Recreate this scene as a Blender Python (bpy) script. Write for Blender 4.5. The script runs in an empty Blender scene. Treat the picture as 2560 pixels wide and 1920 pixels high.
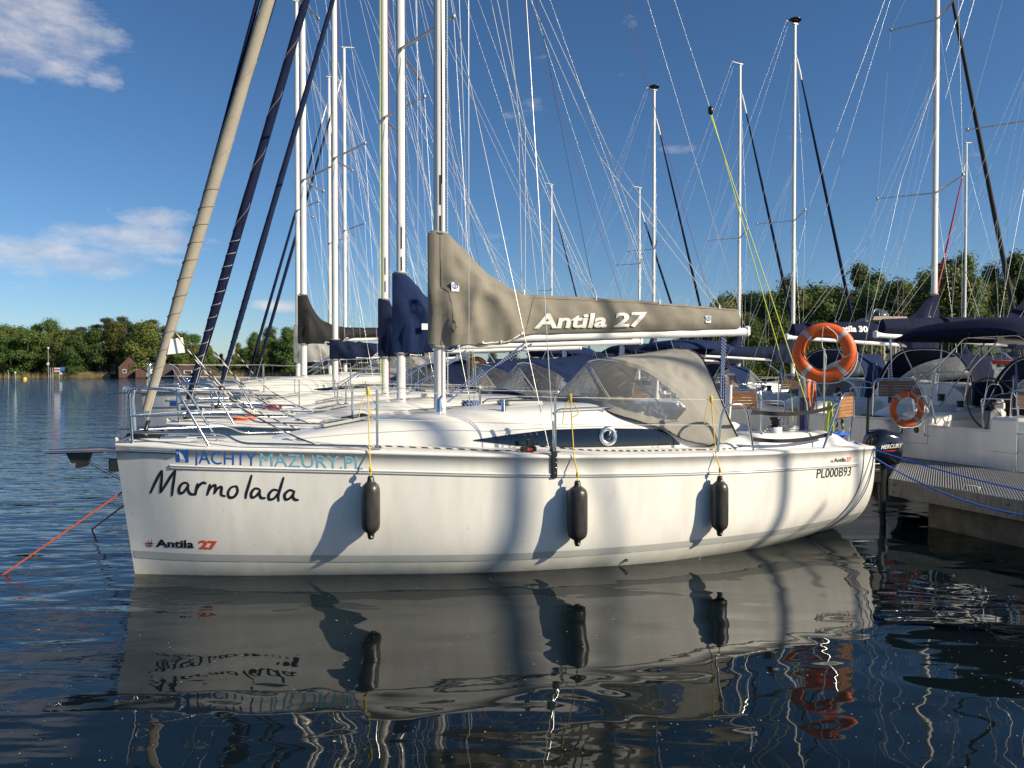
import bpy, math, random
from mathutils import Vector, Matrix, noise as mnoise
R = math.radians
rnd = random.Random(7)
S = bpy.context.scene
COL = S.collection

# ------------------------------------------------------------------ camera, sky, sun, exposure
CAM_H, FPX, HZ = 1.95, 1850.0, 930.0       # eye height, focal length in 2560-px units, horizon row
cam = bpy.data.cameras.new('camera'); camo = bpy.data.objects.new('camera', cam); COL.objects.link(camo)
camo.location = (0, 0, CAM_H); cam.sensor_width = 36; cam.lens = FPX / 2560 * 36
camo.rotation_euler = (R(90) - math.atan((960 - HZ) / FPX), 0, 0)
cam.clip_start = 0.1; cam.clip_end = 9000
S.camera = camo
SUN_H = Vector((0.918, -0.396)); SUN_EL = 27.5
world = bpy.data.worlds.new('World'); S.world = world; world.use_nodes = True
SKY_STRENGTH = 0.070; SUN_STRENGTH = 4.6; EXPOSURE = 0.63
def build_world():
    nt = world.node_tree; nt.nodes.clear(); N = nt.nodes.new; K = nt.links.new
    out = N('ShaderNodeOutputWorld'); bg = N('ShaderNodeBackground'); K(bg.outputs[0], out.inputs[0])
    bg.inputs[1].default_value = SKY_STRENGTH
    sky = N('ShaderNodeTexSky'); sky.sky_type = 'NISHITA'; sky.sun_disc = False
    sky.sun_elevation = R(SUN_EL); sky.sun_rotation = math.atan2(SUN_H.x, SUN_H.y)
    sky.air_density = 1.0; sky.dust_density = 0.8; sky.ozone_density = 5.0; sky.altitude = 900
    tc = N('ShaderNodeTexCoord'); sep = N('ShaderNodeSeparateXYZ'); K(tc.outputs['Generated'], sep.inputs[0])
    def M(op, a, b=None, c=None, clamp=False):
        n = N('ShaderNodeMath'); n.operation = op; n.use_clamp = clamp
        for i, q in enumerate((a, b, c)):
            if q is None: continue
            if isinstance(q, (int, float)): n.inputs[i].default_value = q
            else: K(q, n.inputs[i])
        return n.outputs[0]
    az = M('ARCTAN2', sep.outputs[0], sep.outputs[1]); el = M('ARCSINE', sep.outputs[2])
    blobs = [(60,60,230,120,1.0),(150,150,150,60,.75),(262,190,55,45,.8),(225,20,60,25,.4),(30,180,40,20,.5),
             (60,640,330,55,.85),(330,600,230,45,.85),(380,545,120,30,.8),(540,605,60,20,.6),(430,655,60,16,.6),
             (690,765,75,20,1.2),(2070,762,60,22,1.0),(790,490,70,22,.35),(1700,375,60,14,.45),(870,425,60,20,.3),(120,735,200,40,.35),
             (-700,500,500,90,.8),(3300,560,500,80,.7),(-1500,250,400,120,.8)]
    tot = None
    for px, py, rx, ry, a in blobs:
        a0 = math.atan((px - 1280) / FPX); e0 = math.atan((HZ - py) / FPX * math.cos(a0))
        dx = M('DIVIDE', M('SUBTRACT', az, a0), rx / FPX); dy = M('DIVIDE', M('SUBTRACT', el, e0), ry / FPX)
        m = M('SUBTRACT', 1.0, M('ADD', M('MULTIPLY', dx, dx), M('MULTIPLY', dy, dy)), clamp=True)
        m = M('MULTIPLY', m, a)
        tot = m if tot is None else M('MAXIMUM', tot, m)
    mp = N('ShaderNodeMapping'); mp.inputs['Scale'].default_value = (1, 1, 2.4); K(tc.outputs['Generated'], mp.inputs[0])
    nz = N('ShaderNodeTexNoise'); nz.inputs['Scale'].default_value = 13; nz.inputs['Detail'].default_value = 12; nz.inputs['Roughness'].default_value = .68
    K(mp.outputs[0], nz.inputs['Vector'])
    dens = M('ADD', M('MULTIPLY', tot, .62), M('MULTIPLY', M('SUBTRACT', nz.outputs[0], .5), 1.5))
    dens = M('MULTIPLY', M('SUBTRACT', dens, .19), 1.7, clamp=True)
    dens = M('MULTIPLY', dens, .8)
    nz2 = N('ShaderNodeTexNoise'); nz2.inputs['Scale'].default_value = 24; nz2.inputs['Detail'].default_value = 5
    K(mp.outputs[0], nz2.inputs['Vector'])
    cr = N('ShaderNodeValToRGB'); cr.color_ramp.elements[0].color = (4.9, 5.1, 5.9, 1); cr.color_ramp.elements[1].color = (7.6, 7.3, 7.2, 1)
    cr.color_ramp.elements[0].position = .35; cr.color_ramp.elements[1].position = .62
    K(nz2.outputs[0], cr.inputs[0])
    mx = N('ShaderNodeMix'); mx.data_type = 'RGBA'; K(dens, mx.inputs[0]); hs = N('ShaderNodeHueSaturation'); hs.inputs['Saturation'].default_value = 1.10; K(sky.outputs[0], hs.inputs['Color']); K(hs.outputs[0], mx.inputs[6]); K(cr.outputs[0], mx.inputs[7])
    K(mx.outputs[2], bg.inputs[0])
build_world()
sl = bpy.data.lights.new('sun', 'SUN'); sl.energy = SUN_STRENGTH; sl.angle = R(0.5); sl.color = (1.0, .875, .67)
so = bpy.data.objects.new('sun', sl); COL.objects.link(so)
to_sun = Vector((SUN_H.x * math.cos(R(SUN_EL)), SUN_H.y * math.cos(R(SUN_EL)), math.sin(R(SUN_EL)))).normalized()
so.rotation_euler = to_sun.to_track_quat('Z', 'Y').to_euler(); so.location = (30, -20, 30)
S.view_settings.view_transform = 'Standard'; S.view_settings.look = 'None'
S.view_settings.exposure = EXPOSURE; S.view_settings.gamma = 1; S.view_settings.use_curve_mapping = False
S.render.engine = 'CYCLES'; S.cycles.max_bounces = 10; S.cycles.transparent_max_bounces = 24

# ------------------------------------------------------------------ materials
MATS = {}
def mat(name, col, rough=.5, metal=0., var=0., vscale=6., bump=0., bscale=60., coat=0., col2=None, spec=.5, stretch=None, randhue=0., trans=0., wrinkle=0.):
    if name in MATS: return MATS[name]
    m = bpy.data.materials.new(name); m.use_nodes = True; MATS[name] = m
    nt = m.node_tree; N = nt.nodes.new; K = nt.links.new; b = nt.nodes['Principled BSDF']
    b.inputs['Base Color'].default_value = (*col, 1); b.inputs['Roughness'].default_value = rough; b.inputs['Metallic'].default_value = metal
    b.inputs['Coat Weight'].default_value = coat; b.inputs['Specular IOR Level'].default_value = spec; b.inputs['Coat Roughness'].default_value = .06
    tc = N('ShaderNodeTexCoord'); src = tc.outputs['Object']
    if stretch:
        mp = N('ShaderNodeMapping'); mp.inputs['Scale'].default_value = stretch; K(src, mp.inputs[0]); src = mp.outputs[0]
    last = None
    if var or col2:
        nz = N('ShaderNodeTexNoise'); nz.inputs['Scale'].default_value = vscale; nz.inputs['Detail'].default_value = 7; nz.inputs['Roughness'].default_value = .62
        K(src, nz.inputs['Vector'])
        cr = N('ShaderNodeValToRGB'); c2 = col2 or tuple(c * (1 - var) for c in col); c1 = col if col2 else tuple(min(1, c * (1 + var * .6)) for c in col)
        cr.color_ramp.elements[0].color = (*c2, 1); cr.color_ramp.elements[1].color = (*c1, 1)
        cr.color_ramp.elements[0].position = .33; cr.color_ramp.elements[1].position = .66
        K(nz.outputs[0], cr.inputs[0]); last = cr.outputs[0]
        mr = N('ShaderNodeMapRange'); mr.inputs[3].default_value = rough * .85; mr.inputs[4].default_value = min(1, rough * 1.2); K(nz.outputs[0], mr.inputs[0]); K(mr.outputs[0], b.inputs['Roughness'])
    if randhue:
        oi = N('ShaderNodeObjectInfo'); hs = N('ShaderNodeHueSaturation')
        m1 = N('ShaderNodeMapRange'); m1.inputs[3].default_value = .5 - randhue * .1; m1.inputs[4].default_value = .5 + randhue * .06; K(oi.outputs['Random'], m1.inputs[0]); K(m1.outputs[0], hs.inputs['Hue'])
        mm = N('ShaderNodeMath'); mm.operation = 'MULTIPLY'; mm.inputs[1].default_value = 7.13; K(oi.outputs['Random'], mm.inputs[0])
        fr = N('ShaderNodeMath'); fr.operation = 'FRACT'; K(mm.outputs[0], fr.inputs[0])
        m2 = N('ShaderNodeMapRange'); m2.inputs[3].default_value = 1 - randhue * .5; m2.inputs[4].default_value = 1 + randhue * .6; K(fr.outputs[0], m2.inputs[0]); K(m2.outputs[0], hs.inputs['Value'])
        if last: K(last, hs.inputs['Color'])
        else: hs.inputs['Color'].default_value = (*col, 1)
        last = hs.outputs[0]
    if last: K(last, b.inputs['Base Color'])
    if bump:
        nb = N('ShaderNodeTexNoise'); nb.inputs['Scale'].default_value = bscale; nb.inputs['Detail'].default_value = 4; K(src, nb.inputs['Vector'])
        bp = N('ShaderNodeBump'); bp.inputs['Strength'].default_value = bump; bp.inputs['Distance'].default_value = .01
        K(nb.outputs[0], bp.inputs['Height']); K(bp.outputs[0], b.inputs['Normal'])
        if wrinkle:
            mpw = N('ShaderNodeMapping'); mpw.inputs['Scale'].default_value = (1.5, 1.5, .8); mpw.inputs['Rotation'].default_value = (.3, .7, .2); K(tc.outputs['Object'], mpw.inputs[0])
            nw = N('ShaderNodeTexNoise'); nw.noise_type = 'RIDGED_MULTIFRACTAL'; nw.inputs['Scale'].default_value = 3.6; nw.inputs['Detail'].default_value = 3; nw.inputs['Distortion'].default_value = .7; K(mpw.outputs[0], nw.inputs['Vector'])
            b2 = N('ShaderNodeBump'); b2.inputs['Strength'].default_value = wrinkle; b2.inputs['Distance'].default_value = .012; K(nw.outputs[0], b2.inputs['Height']); K(bp.outputs[0], b2.inputs['Normal']); K(b2.outputs[0], b.inputs['Normal'])
    if trans:
        tl = N('ShaderNodeBsdfTranslucent'); ms = N('ShaderNodeMixShader'); ms.inputs[0].default_value = trans
        if last: K(last, tl.inputs[0])
        else: tl.inputs[0].default_value = (*col, 1)
        K(b.outputs[0], ms.inputs[1]); K(tl.outputs[0], ms.inputs[2]); K(ms.outputs[0], nt.nodes['Material Output'].inputs[0])
    return m

GEL = mat('gelcoat', (.80, .785, .74), .22, var=.05, vscale=1.3, coat=.35)
def hull_material():
    m = bpy.data.materials.new('hull_gelcoat'); m.use_nodes = True; nt = m.node_tree; N = nt.nodes.new; K = nt.links.new; b = nt.nodes['Principled BSDF']
    b.inputs['Roughness'].default_value = .3; b.inputs['Coat Weight'].default_value = .5; b.inputs['Coat Roughness'].default_value = .05
    tc = N('ShaderNodeTexCoord'); sp = N('ShaderNodeSeparateXYZ'); K(tc.outputs['Object'], sp.inputs[0])
    mp = N('ShaderNodeMapping'); mp.inputs['Scale'].default_value = (5, 5, 1.1); K(tc.outputs['Object'], mp.inputs[0])
    n1 = N('ShaderNodeTexNoise'); n1.inputs['Scale'].default_value = 1.6; n1.inputs['Detail'].default_value = 6; K(mp.outputs[0], n1.inputs['Vector'])
    r1 = N('ShaderNodeValToRGB'); r1.color_ramp.elements[0].color = (.75, .73, .67, 1); r1.color_ramp.elements[1].color = (.83, .815, .765, 1); r1.color_ramp.elements[0].position = .3; r1.color_ramp.elements[1].position = .6
    K(n1.outputs[0], r1.inputs[0])
    # scum line and scuffs near the water: a stain with its own shape
    n2 = N('ShaderNodeTexNoise'); n2.inputs['Scale'].default_value = 9; n2.inputs['Detail'].default_value = 8; n2.inputs['Roughness'].default_value = .75; K(tc.outputs['Object'], n2.inputs['Vector'])
    mr = N('ShaderNodeMapRange'); mr.inputs[1].default_value = .24; mr.inputs[2].default_value = -.04; K(sp.outputs[2], mr.inputs[0])
    mu = N('ShaderNodeMath'); mu.operation = 'MULTIPLY'; K(mr.outputs[0], mu.inputs[0]); K(n2.outputs[0], mu.inputs[1])
    mx = N('ShaderNodeMix'); mx.data_type = 'RGBA'; K(mu.outputs[0], mx.inputs[0]); K(r1.outputs[0], mx.inputs[6]); mx.inputs[7].default_value = (.34, .33, .22, 1)
    n3 = N('ShaderNodeTexNoise'); n3.inputs['Scale'].default_value = 26; n3.inputs['Detail'].default_value = 3; K(tc.outputs['Object'], n3.inputs['Vector'])
    r3 = N('ShaderNodeValToRGB'); r3.color_ramp.elements[0].position = .70; r3.color_ramp.elements[1].position = .74; K(n3.outputs[0], r3.inputs[0])
    m2 = N('ShaderNodeMath'); m2.operation = 'MULTIPLY'; K(r3.outputs[0], m2.inputs[0]); m2.inputs[1].default_value = .4
    mz = N('ShaderNodeMix'); mz.data_type = 'RGBA'; K(m2.outputs[0], mz.inputs[0]); K(mx.outputs[2], mz.inputs[6]); mz.inputs[7].default_value = (.3, .28, .22, 1)
    K(mz.outputs[2], b.inputs['Base Color'])
    nb = N('ShaderNodeTexNoise'); nb.inputs['Scale'].default_value = 2.2; nb.inputs['Detail'].default_value = 1; K(tc.outputs['Object'], nb.inputs['Vector'])
    bp = N('ShaderNodeBump'); bp.inputs['Strength'].default_value = .12; bp.inputs['Distance'].default_value = .03; K(nb.outputs[0], bp.inputs['Height']); K(bp.outputs[0], b.inputs['Normal'])
    return m
HULLM = hull_material()
DECKM = mat('deck_nonskid', (.76, .745, .70), .45, var=.07, vscale=3, bump=.15, bscale=180)
GREYS = mat('grey_stripe', (.47, .48, .46), .3, coat=.3, var=.05, vscale=4)
CHROME = mat('stainless', (.72, .72, .72), .14, 1., var=.08, vscale=14)
ALU = mat('anodised_aluminium', (.66, .66, .645), .33, .0, var=.05, vscale=9, stretch=(1, 1, .15), coat=.15)
ALUD = mat('bare_aluminium', (.55, .56, .57), .35, .7, var=.12, vscale=5)
WIRE = mat('wire', (.62, .62, .60), .35, .55)
ROPEW = mat('white_rope', (.72, .70, .64), .7, bump=.4, bscale=250)
def striped_rope(name, c1, c2, scale=46):
    m = bpy.data.materials.new(name); m.use_nodes = True; nt = m.node_tree; N = nt.nodes.new; K = nt.links.new; b = nt.nodes['Principled BSDF']
    tc = N('ShaderNodeTexCoord'); w = N('ShaderNodeTexWave'); w.bands_direction = 'DIAGONAL'; w.inputs['Scale'].default_value = scale / 6.0; K(tc.outputs['Object'], w.inputs['Vector'])
    r = N('ShaderNodeValToRGB'); r.color_ramp.interpolation = 'CONSTANT'; r.color_ramp.elements[0].color = (*c1, 1); r.color_ramp.elements[1].color = (*c2, 1); r.color_ramp.elements[1].position = .6
    K(w.outputs[0], r.inputs[0]); K(r.outputs[0], b.inputs['Base Color']); b.inputs['Roughness'].default_value = .7
    return m
ROPEBW = striped_rope('black_white_rope', (.02, .02, .022), (.6, .58, .54))
ROPEBL = mat('blue_rope', (.02, .12, .55), .6, bump=.4, bscale=200)
ROPENB = striped_rope('navy_fleck_rope', (.02, .03, .09), (.22, .30, .5), 90)
ROPEY = mat('yellow_rope', (.72, .50, .04), .6, bump=.4, bscale=250)
ROPELIME = mat('lime_rope', (.62, .72, .06), .6)
ROPEO = mat('orange_rope', (.75, .13, .04), .6)
ROPERED = mat('dark_red_rope', (.22, .04, .05), .6)
ROPEDK = mat('dark_rope', (.05, .05, .06), .6)
TAUPE = mat('taupe_canvas', (.235, .215, .175), .85, var=.13, wrinkle=.55, vscale=3.5, bump=.5, bscale=240, spec=.25)
HOODC = mat('grey_hood_canvas', (.33, .315, .28), .85, var=.10, vscale=4, bump=.5, bscale=240, spec=.25, wrinkle=.35)
TAUPEL = mat('taupe_sail_strip', (.285, .262, .218), .8, var=.10, vscale=5, bump=.4, bscale=120, spec=.25)
NAVY = mat('navy_canvas', (.010, .017, .048), .88, var=.2, wrinkle=.6, vscale=4, bump=.5, bscale=240, spec=.15)
NAVYD = mat('dark_navy_canvas', (.007, .011, .038), .85, var=.25, wrinkle=.5, vscale=4, bump=.5, bscale=240, spec=.15)
BLUEC = mat('blue_canvas', (.014, .028, .085), .88, var=.2, wrinkle=.5, vscale=4, bump=.5, bscale=240, spec=.15)
BLACKC = mat('black_canvas', (.018, .018, .020), .75, var=.25, wrinkle=.55, vscale=4, bump=.5, bscale=240, spec=.35)
GREYC = mat('grey_canvas', (.30, .30, .29), .8, var=.1, wrinkle=.55, vscale=4, bump=.4, bscale=200)
REDC = mat('red_canvas', (.42, .02, .035), .8, var=.15, vscale=4)
BLACK = mat('black_plastic', (.012, .012, .013), .35, var=.2, vscale=8)
BLACKG = mat('black_gloss', (.006, .007, .010), .10, coat=.6)
RUB = mat('fender_rubber', (.020, .019, .018), .36, vscale=16, spec=.5, col2=(.055, .052, .047), stretch=(1, 1, .25), bump=.15, bscale=30)
SMOKE = mat('smoked_acrylic', (.006, .009, .018), .06, coat=.5)
WHITEP = mat('white_paint', (.80, .80, .78), .4)
LETTERW = mat('white_lettering', (.74, .73, .69), .6)
LETTERK = mat('black_lettering', (.012, .012, .014), .45)
LETTERO = mat('orange_lettering', (.78, .09, .03), .4)
LETTERB = mat('blue_lettering', (.018, .10, .42), .4)
LETTERC = mat('light_blue_lettering', (.17, .43, .58), .4)
BUOYO = mat('buoy_orange', (.82, .15, .03), .45, col2=(.66, .10, .02), vscale=5, spec=.35, bump=.15, bscale=20)
BAND = mat('reflective_band', (.42, .43, .44), .35)
TEAK = mat('teak', (.36, .165, .065), .5, var=.35, vscale=5, stretch=(1, 1, 9), bump=.2)
TEAKD = mat('seat_slat_dark', (.26, .16, .10), .5, var=.3, vscale=5, stretch=(1, 1, 9))
def clear_vinyl():
    m = bpy.data.materials.new('clear_vinyl'); m.use_nodes = True; nt = m.node_tree; N = nt.nodes.new; K = nt.links.new
    out = nt.nodes['Material Output']; nt.nodes.remove(nt.nodes['Principled BSDF'])
    tr = N('ShaderNodeBsdfTransparent'); tr.inputs[0].default_value = (.86, .88, .88, 1); gl = N('ShaderNodeBsdfGlossy'); gl.inputs['Roughness'].default_value = .05; gl.inputs[0].default_value = (.9, .9, .9, 1)
    fr = N('ShaderNodeFresnel'); fr.inputs[0].default_value = 1.55
    tc = N('ShaderNodeTexCoord'); mp = N('ShaderNodeMapping'); mp.inputs['Scale'].default_value = (9, 14, 2.0); mp.inputs['Rotation'].default_value = (0, .5, 0); K(tc.outputs['Object'], mp.inputs[0])
    nz = N('ShaderNodeTexNoise'); nz.inputs['Scale'].default_value = 1.6; nz.inputs['Detail'].default_value = 4; nz.inputs['Distortion'].default_value = .8; K(mp.outputs[0], nz.inputs['Vector'])
    bp = N('ShaderNodeBump'); bp.inputs['Strength'].default_value = .45; bp.inputs['Distance'].default_value = .03; K(nz.outputs[0], bp.inputs['Height'])
    K(bp.outputs[0], gl.inputs['Normal']); K(bp.outputs[0], fr.inputs['Normal'])
    mx = N('ShaderNodeMixShader'); K(fr.outputs[0], mx.inputs[0]); K(tr.outputs[0], mx.inputs[1]); K(gl.outputs[0], mx.inputs[2])
    df = N('ShaderNodeBsdfDiffuse'); df.inputs[0].default_value = (.55, .55, .52, 1)
    r = N('ShaderNodeMapRange'); r.inputs[1].default_value = .55; r.inputs[2].default_value = .8; r.inputs[3].default_value = .13; r.inputs[4].default_value = .5; K(nz.outputs[0], r.inputs[0])
    m2 = N('ShaderNodeMixShader'); K(r.outputs[0], m2.inputs[0]); K(mx.outputs[0], m2.inputs[1]); K(df.outputs[0], m2.inputs[2]); K(m2.outputs[0], out.inputs[0])
    return m
VINYL = clear_vinyl()

# ------------------------------------------------------------------ mesh helpers
class MB:
    def __init__(s): s.v = []; s.f = []; s.m = []; s.sm = []
    def add(s, vs, fs, mi=0, smooth=True):
        o = len(s.v); s.v += [tuple(v) for v in vs]
        for f in fs: s.f.append(tuple(i + o for i in f)); s.m.append(mi); s.sm.append(smooth)
    def box(s, c, d, mi=0, rot=None, bev=0.0):
        hx, hy, hz = d[0] / 2, d[1] / 2, d[2] / 2; c = Vector(c)
        if bev <= 0:
            P = [Vector((x, y, z)) for x in (-hx, hx) for y in (-hy, hy) for z in (-hz, hz)]
            F = [(0, 1, 3, 2), (4, 6, 7, 5), (0, 4, 5, 1), (2, 3, 7, 6), (0, 2, 6, 4), (1, 5, 7, 3)]
            if rot: P = [rot @ p for p in P]
            s.add([c + p for p in P], F, mi, False)
        else:   # octagonal-edged prism along z with chamfered top/bottom
            b = min(bev, hx, hy, hz)
            def ring(ix, iy, z): return [Vector(p) for p in ((ix - b, -iy, z), (ix, -iy + b, z), (ix, iy - b, z), (ix - b, iy, z), (-ix + b, iy, z), (-ix, iy - b, z), (-ix, -iy + b, z), (-ix + b, -iy, z))]
            Rg = [ring(hx - b * .7, hy - b * .7, -hz), ring(hx, hy, -hz + b), ring(hx, hy, hz - b), ring(hx - b * .7, hy - b * .7, hz)]
            P = [p for r in Rg for p in r]
            if rot: P = [rot @ p for p in P]
            F = [(8 * k + i, 8 * k + (i + 1) % 8, 8 * k + 8 + (i + 1) % 8, 8 * k + 8 + i) for k in range(3) for i in range(8)]
            F += [tuple(range(7, -1, -1)), tuple(range(24, 32))]
            s.add([c + p for p in P], F, mi, False)
        return s
    def grid(s, rows, mi=0, wrap=False, smooth=True, flip=False):
        n = len(rows[0]); vs = [p for r in rows for p in r]; F = []
        for i in range(len(rows) - 1):
            for j in range(n if wrap else n - 1):
                a, b, c, d = i * n + j, i * n + (j + 1) % n, (i + 1) * n + (j + 1) % n, (i + 1) * n + j
                F.append((a, d, c, b) if flip else (a, b, c, d))
        s.add(vs, F, mi, smooth); return s
    def tube(s, path, r, n=8, mi=0, closed=False, caps=True, flat=None, up=None):
        P = [Vector(p) for p in path]; m = len(P); rows = []
        if m < 2: return s
        T = []
        for i in range(m):
            a = P[(i - 1) % m] if (closed or i > 0) else P[0]; b = P[(i + 1) % m] if (closed or i < m - 1) else P[-1]
            t = (b - a); T.append(t.normalized() if t.length > 1e-9 else Vector((0, 0, 1)))
        ref = Vector(up) if up else (Vector((0, 0, 1)) if abs(T[0].z) < .9 else Vector((1, 0, 0)))
        x = (ref - T[0] * ref.dot(T[0])).normalized()
        for i in range(m):
            x = (x - T[i] * x.dot(T[i])); x = x.normalized() if x.length > 1e-6 else Vector((1, 0, 0)); y = T[i].cross(x)
            rr = r[i] if isinstance(r, (list, tuple)) else (r(i / (m - 1)) if callable(r) else r)
            ry = rr * flat if flat else rr
            rows.append([P[i] + x * (rr * math.cos(2 * math.pi * k / n)) + y * (ry * math.sin(2 * math.pi * k / n)) for k in range(n)])
        if closed: rows.append(rows[0])
        s.grid(rows, mi, wrap=True)
        if caps and not closed:
            s.add(rows[0], [tuple(range(n - 1, -1, -1))], mi, False); s.add(rows[-1], [tuple(range(n))], mi, False)
        return s
    def lathe(s, prof, c=(0, 0, 0), axis=(0, 0, 1), n=16, mi=0):
        ax = Vector(axis).normalized(); ref = Vector((1, 0, 0)) if abs(ax.x) < .9 else Vector((0, 1, 0))
        x = (ref - ax * ref.dot(ax)).normalized(); y = ax.cross(x); c = Vector(c)
        rows = [[c + ax * h + (x * math.cos(2 * math.pi * k / n) + y * math.sin(2 * math.pi * k / n)) * max(r, 1e-4) for k in range(n)] for r, h in prof]
        s.grid(rows, mi, wrap=True); return s
    def data(s, name, mats):
        me = bpy.data.meshes.new(name); me.from_pydata(s.v, [], s.f)
        for mm in (mats if isinstance(mats, (list, tuple)) else [mats]): me.materials.append(mm)
        me.polygons.foreach_set('material_index', s.m); me.polygons.foreach_set('use_smooth', s.sm); me.update(); return me
    def build(s, name, mats, parent=None, loc=None):
        o = bpy.data.objects.new(name, s.data(name, mats)); COL.objects.link(o)
        if parent: o.parent = parent
        if loc: o.location = loc
        return o
def smooth_path(pts, per=6, closed=False):
    P = [Vector(p) for p in pts]; n = len(P); out = []
    for i in range(n if closed else n - 1):
        p0 = P[(i - 1) % n] if (closed or i > 0) else P[0] * 2 - P[1]; p1 = P[i]; p2 = P[(i + 1) % n]; p3 = P[(i + 2) % n] if (closed or i < n - 2) else P[-1] * 2 - P[-2]
        for k in range(per):
            t = k / per; out.append(.5 * ((2 * p1) + (p2 - p0) * t + (2 * p0 - 5 * p1 + 4 * p2 - p3) * t * t + (3 * p1 - p0 - 3 * p2 + p3) * t ** 3))
    if not closed: out.append(P[-1])
    return out
def round_path(pts, r=.06, k=4):
    P = [Vector(p) for p in pts]; out = [P[0]]
    for i in range(1, len(P) - 1):
        a = (P[i - 1] - P[i]); b = (P[i + 1] - P[i]); rr = min(r, a.length * .45, b.length * .45); A = P[i] + a.normalized() * rr; B = P[i] + b.normalized() * rr
        for j in range(k + 1):
            t = j / k; out.append(A * (1 - t) ** 2 + P[i] * 2 * t * (1 - t) + B * t * t)
    out.append(P[-1]); return out
def sag(a, b, d, n=14):
    a = Vector(a); b = Vector(b); return [a.lerp(b, i / n) - Vector((0, 0, d * 4 * (i / n) * (1 - i / n))) for i in range(n + 1)]
def interp(x, T):
    if x <= T[0][0]: return T[0][1]
    for i in range(len(T) - 1):
        x0, y0 = T[i]; x1, y1 = T[i + 1]
        if x <= x1:
            t = (x - x0) / (x1 - x0)
            m0 = (y1 - T[i - 1][1]) / (x1 - T[i - 1][0]) if i > 0 else (y1 - y0) / (x1 - x0)
            m1 = (T[i + 2][1] - y0) / (T[i + 2][0] - x0) if i < len(T) - 2 else (y1 - y0) / (x1 - x0)
            h = x1 - x0; t2, t3 = t * t, t ** 3
            return (2 * t3 - 3 * t2 + 1) * y0 + (t3 - 2 * t2 + t) * h * m0 + (-2 * t3 + 3 * t2) * y1 + (t3 - t2) * h * m1
    return T[-1][1]
def lin(x, T):
    if x <= T[0][0]: return T[0][1]
    for (x0, y0), (x1, y1) in zip(T, T[1:]):
        if x <= x1: return y0 + (y1 - y0) * (x - x0) / (x1 - x0)
    return T[-1][1]
def fn(x, y, z, sc=1.0): return mnoise.noise(Vector((x * sc, y * sc, z * sc)))
def root(name, label, cat, loc=(0, 0, 0), rz=0, group=None, scale=1):
    o = bpy.data.objects.new(name, None); COL.objects.link(o); o.location = loc; o.rotation_euler = (0, 0, rz); o.scale = (scale,) * 3
    o.empty_display_size = .3; tag(o, label, cat, group); return o
def tag(o, label, cat, group=None):
    o['label'] = label; o['category'] = cat
    if group: o['group'] = group
    return o
def struct(o): o['kind'] = 'structure'; return o
def stuff(o, label=None, cat=None):
    o['kind'] = 'stuff'
    if label: o['label'] = label
    if cat: o['category'] = cat
    return o
def copy_tree(o, parent=None):
    c = o.copy(); COL.objects.link(c)
    if parent: c.parent = parent
    for ch in list(o.children): copy_tree(ch, c)
    return c

# text -> flat 2-D mesh (unit: cap height about 1)
def text2d(s, bold=0.0, shear=0.0):
    cu = bpy.data.curves.new('t', 'FONT'); cu.body = s; cu.offset = bold; cu.shear = shear; cu.resolution_u = 4; cu.fill_mode = 'FRONT'
    o = bpy.data.objects.new('t', cu); COL.objects.link(o); dg = bpy.context.evaluated_depsgraph_get(); dg.update()
    me = o.evaluated_get(dg).to_mesh(); V = [(v.co.x, v.co.y) for v in me.vertices]; F = [tuple(p.vertices) for p in me.polygons]
    o.evaluated_get(dg).to_mesh_clear(); bpy.data.objects.remove(o); bpy.data.curves.remove(cu)
    cap = .72; return [(x / cap, y / cap) for x, y in V], F
def text_on(s, fmap, name, material, parent, bold=0.0, shear=0.0):
    """fmap(u, v): u in 0..1 along the word, v in cap heights -> point on the surface"""
    V, F = text2d(s, bold, shear); x0 = min(v[0] for v in V); x1 = max(v[0] for v in V)
    import bmesh
    bm = bmesh.new(); vs = [bm.verts.new((x, y, 0)) for x, y in V]
    for f in F:
        try: bm.faces.new([vs[i] for i in f])
        except ValueError: pass
    for _ in range(3):      # follow the curved surface: cut every long edge
        bmesh.ops.triangulate(bm, faces=bm.faces[:]); E = [e for e in bm.edges if e.calc_length() > .3]
        if not E: break
        bmesh.ops.subdivide_edges(bm, edges=E, cuts=1)
    bm.verts.index_update(); b = MB(); b.add([fmap((v.co.x - x0) / (x1 - x0), v.co.y) for v in bm.verts], [[v.index for v in f.verts] for f in bm.faces], 0, False); bm.free()
    return b.build(name, material, parent)

# ------------------------------------------------------------------ marina frame: u along the moored boats (bow to stern), v away across the row
TH = R(19); U = Vector((math.cos(TH), math.sin(TH), 0)); V_ = Vector((-math.sin(TH), math.cos(TH), 0)); O = Vector((-3.65, 7.14, 0))
def W(s, v, z=0): return O + U * s + V_ * v + Vector((0, 0, z))
def at(px, py, y): return Vector(((px - 1280) / FPX * y, y, CAM_H + (HZ - py) / FPX * y))   # a measured point at real distance y
def tr(px, py, w):      # point of the first boat seen at (px,py), w metres to port of its centreline -> local (s, z)
    k = (px - 1280) / FPX; bx = O.x - V_.x * w; by = O.y - V_.y * w
    s = (k * by - bx) / (U.x - k * U.y); d = by + s * U.y
    return s, CAM_H + (HZ - py) / FPX * d

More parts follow.
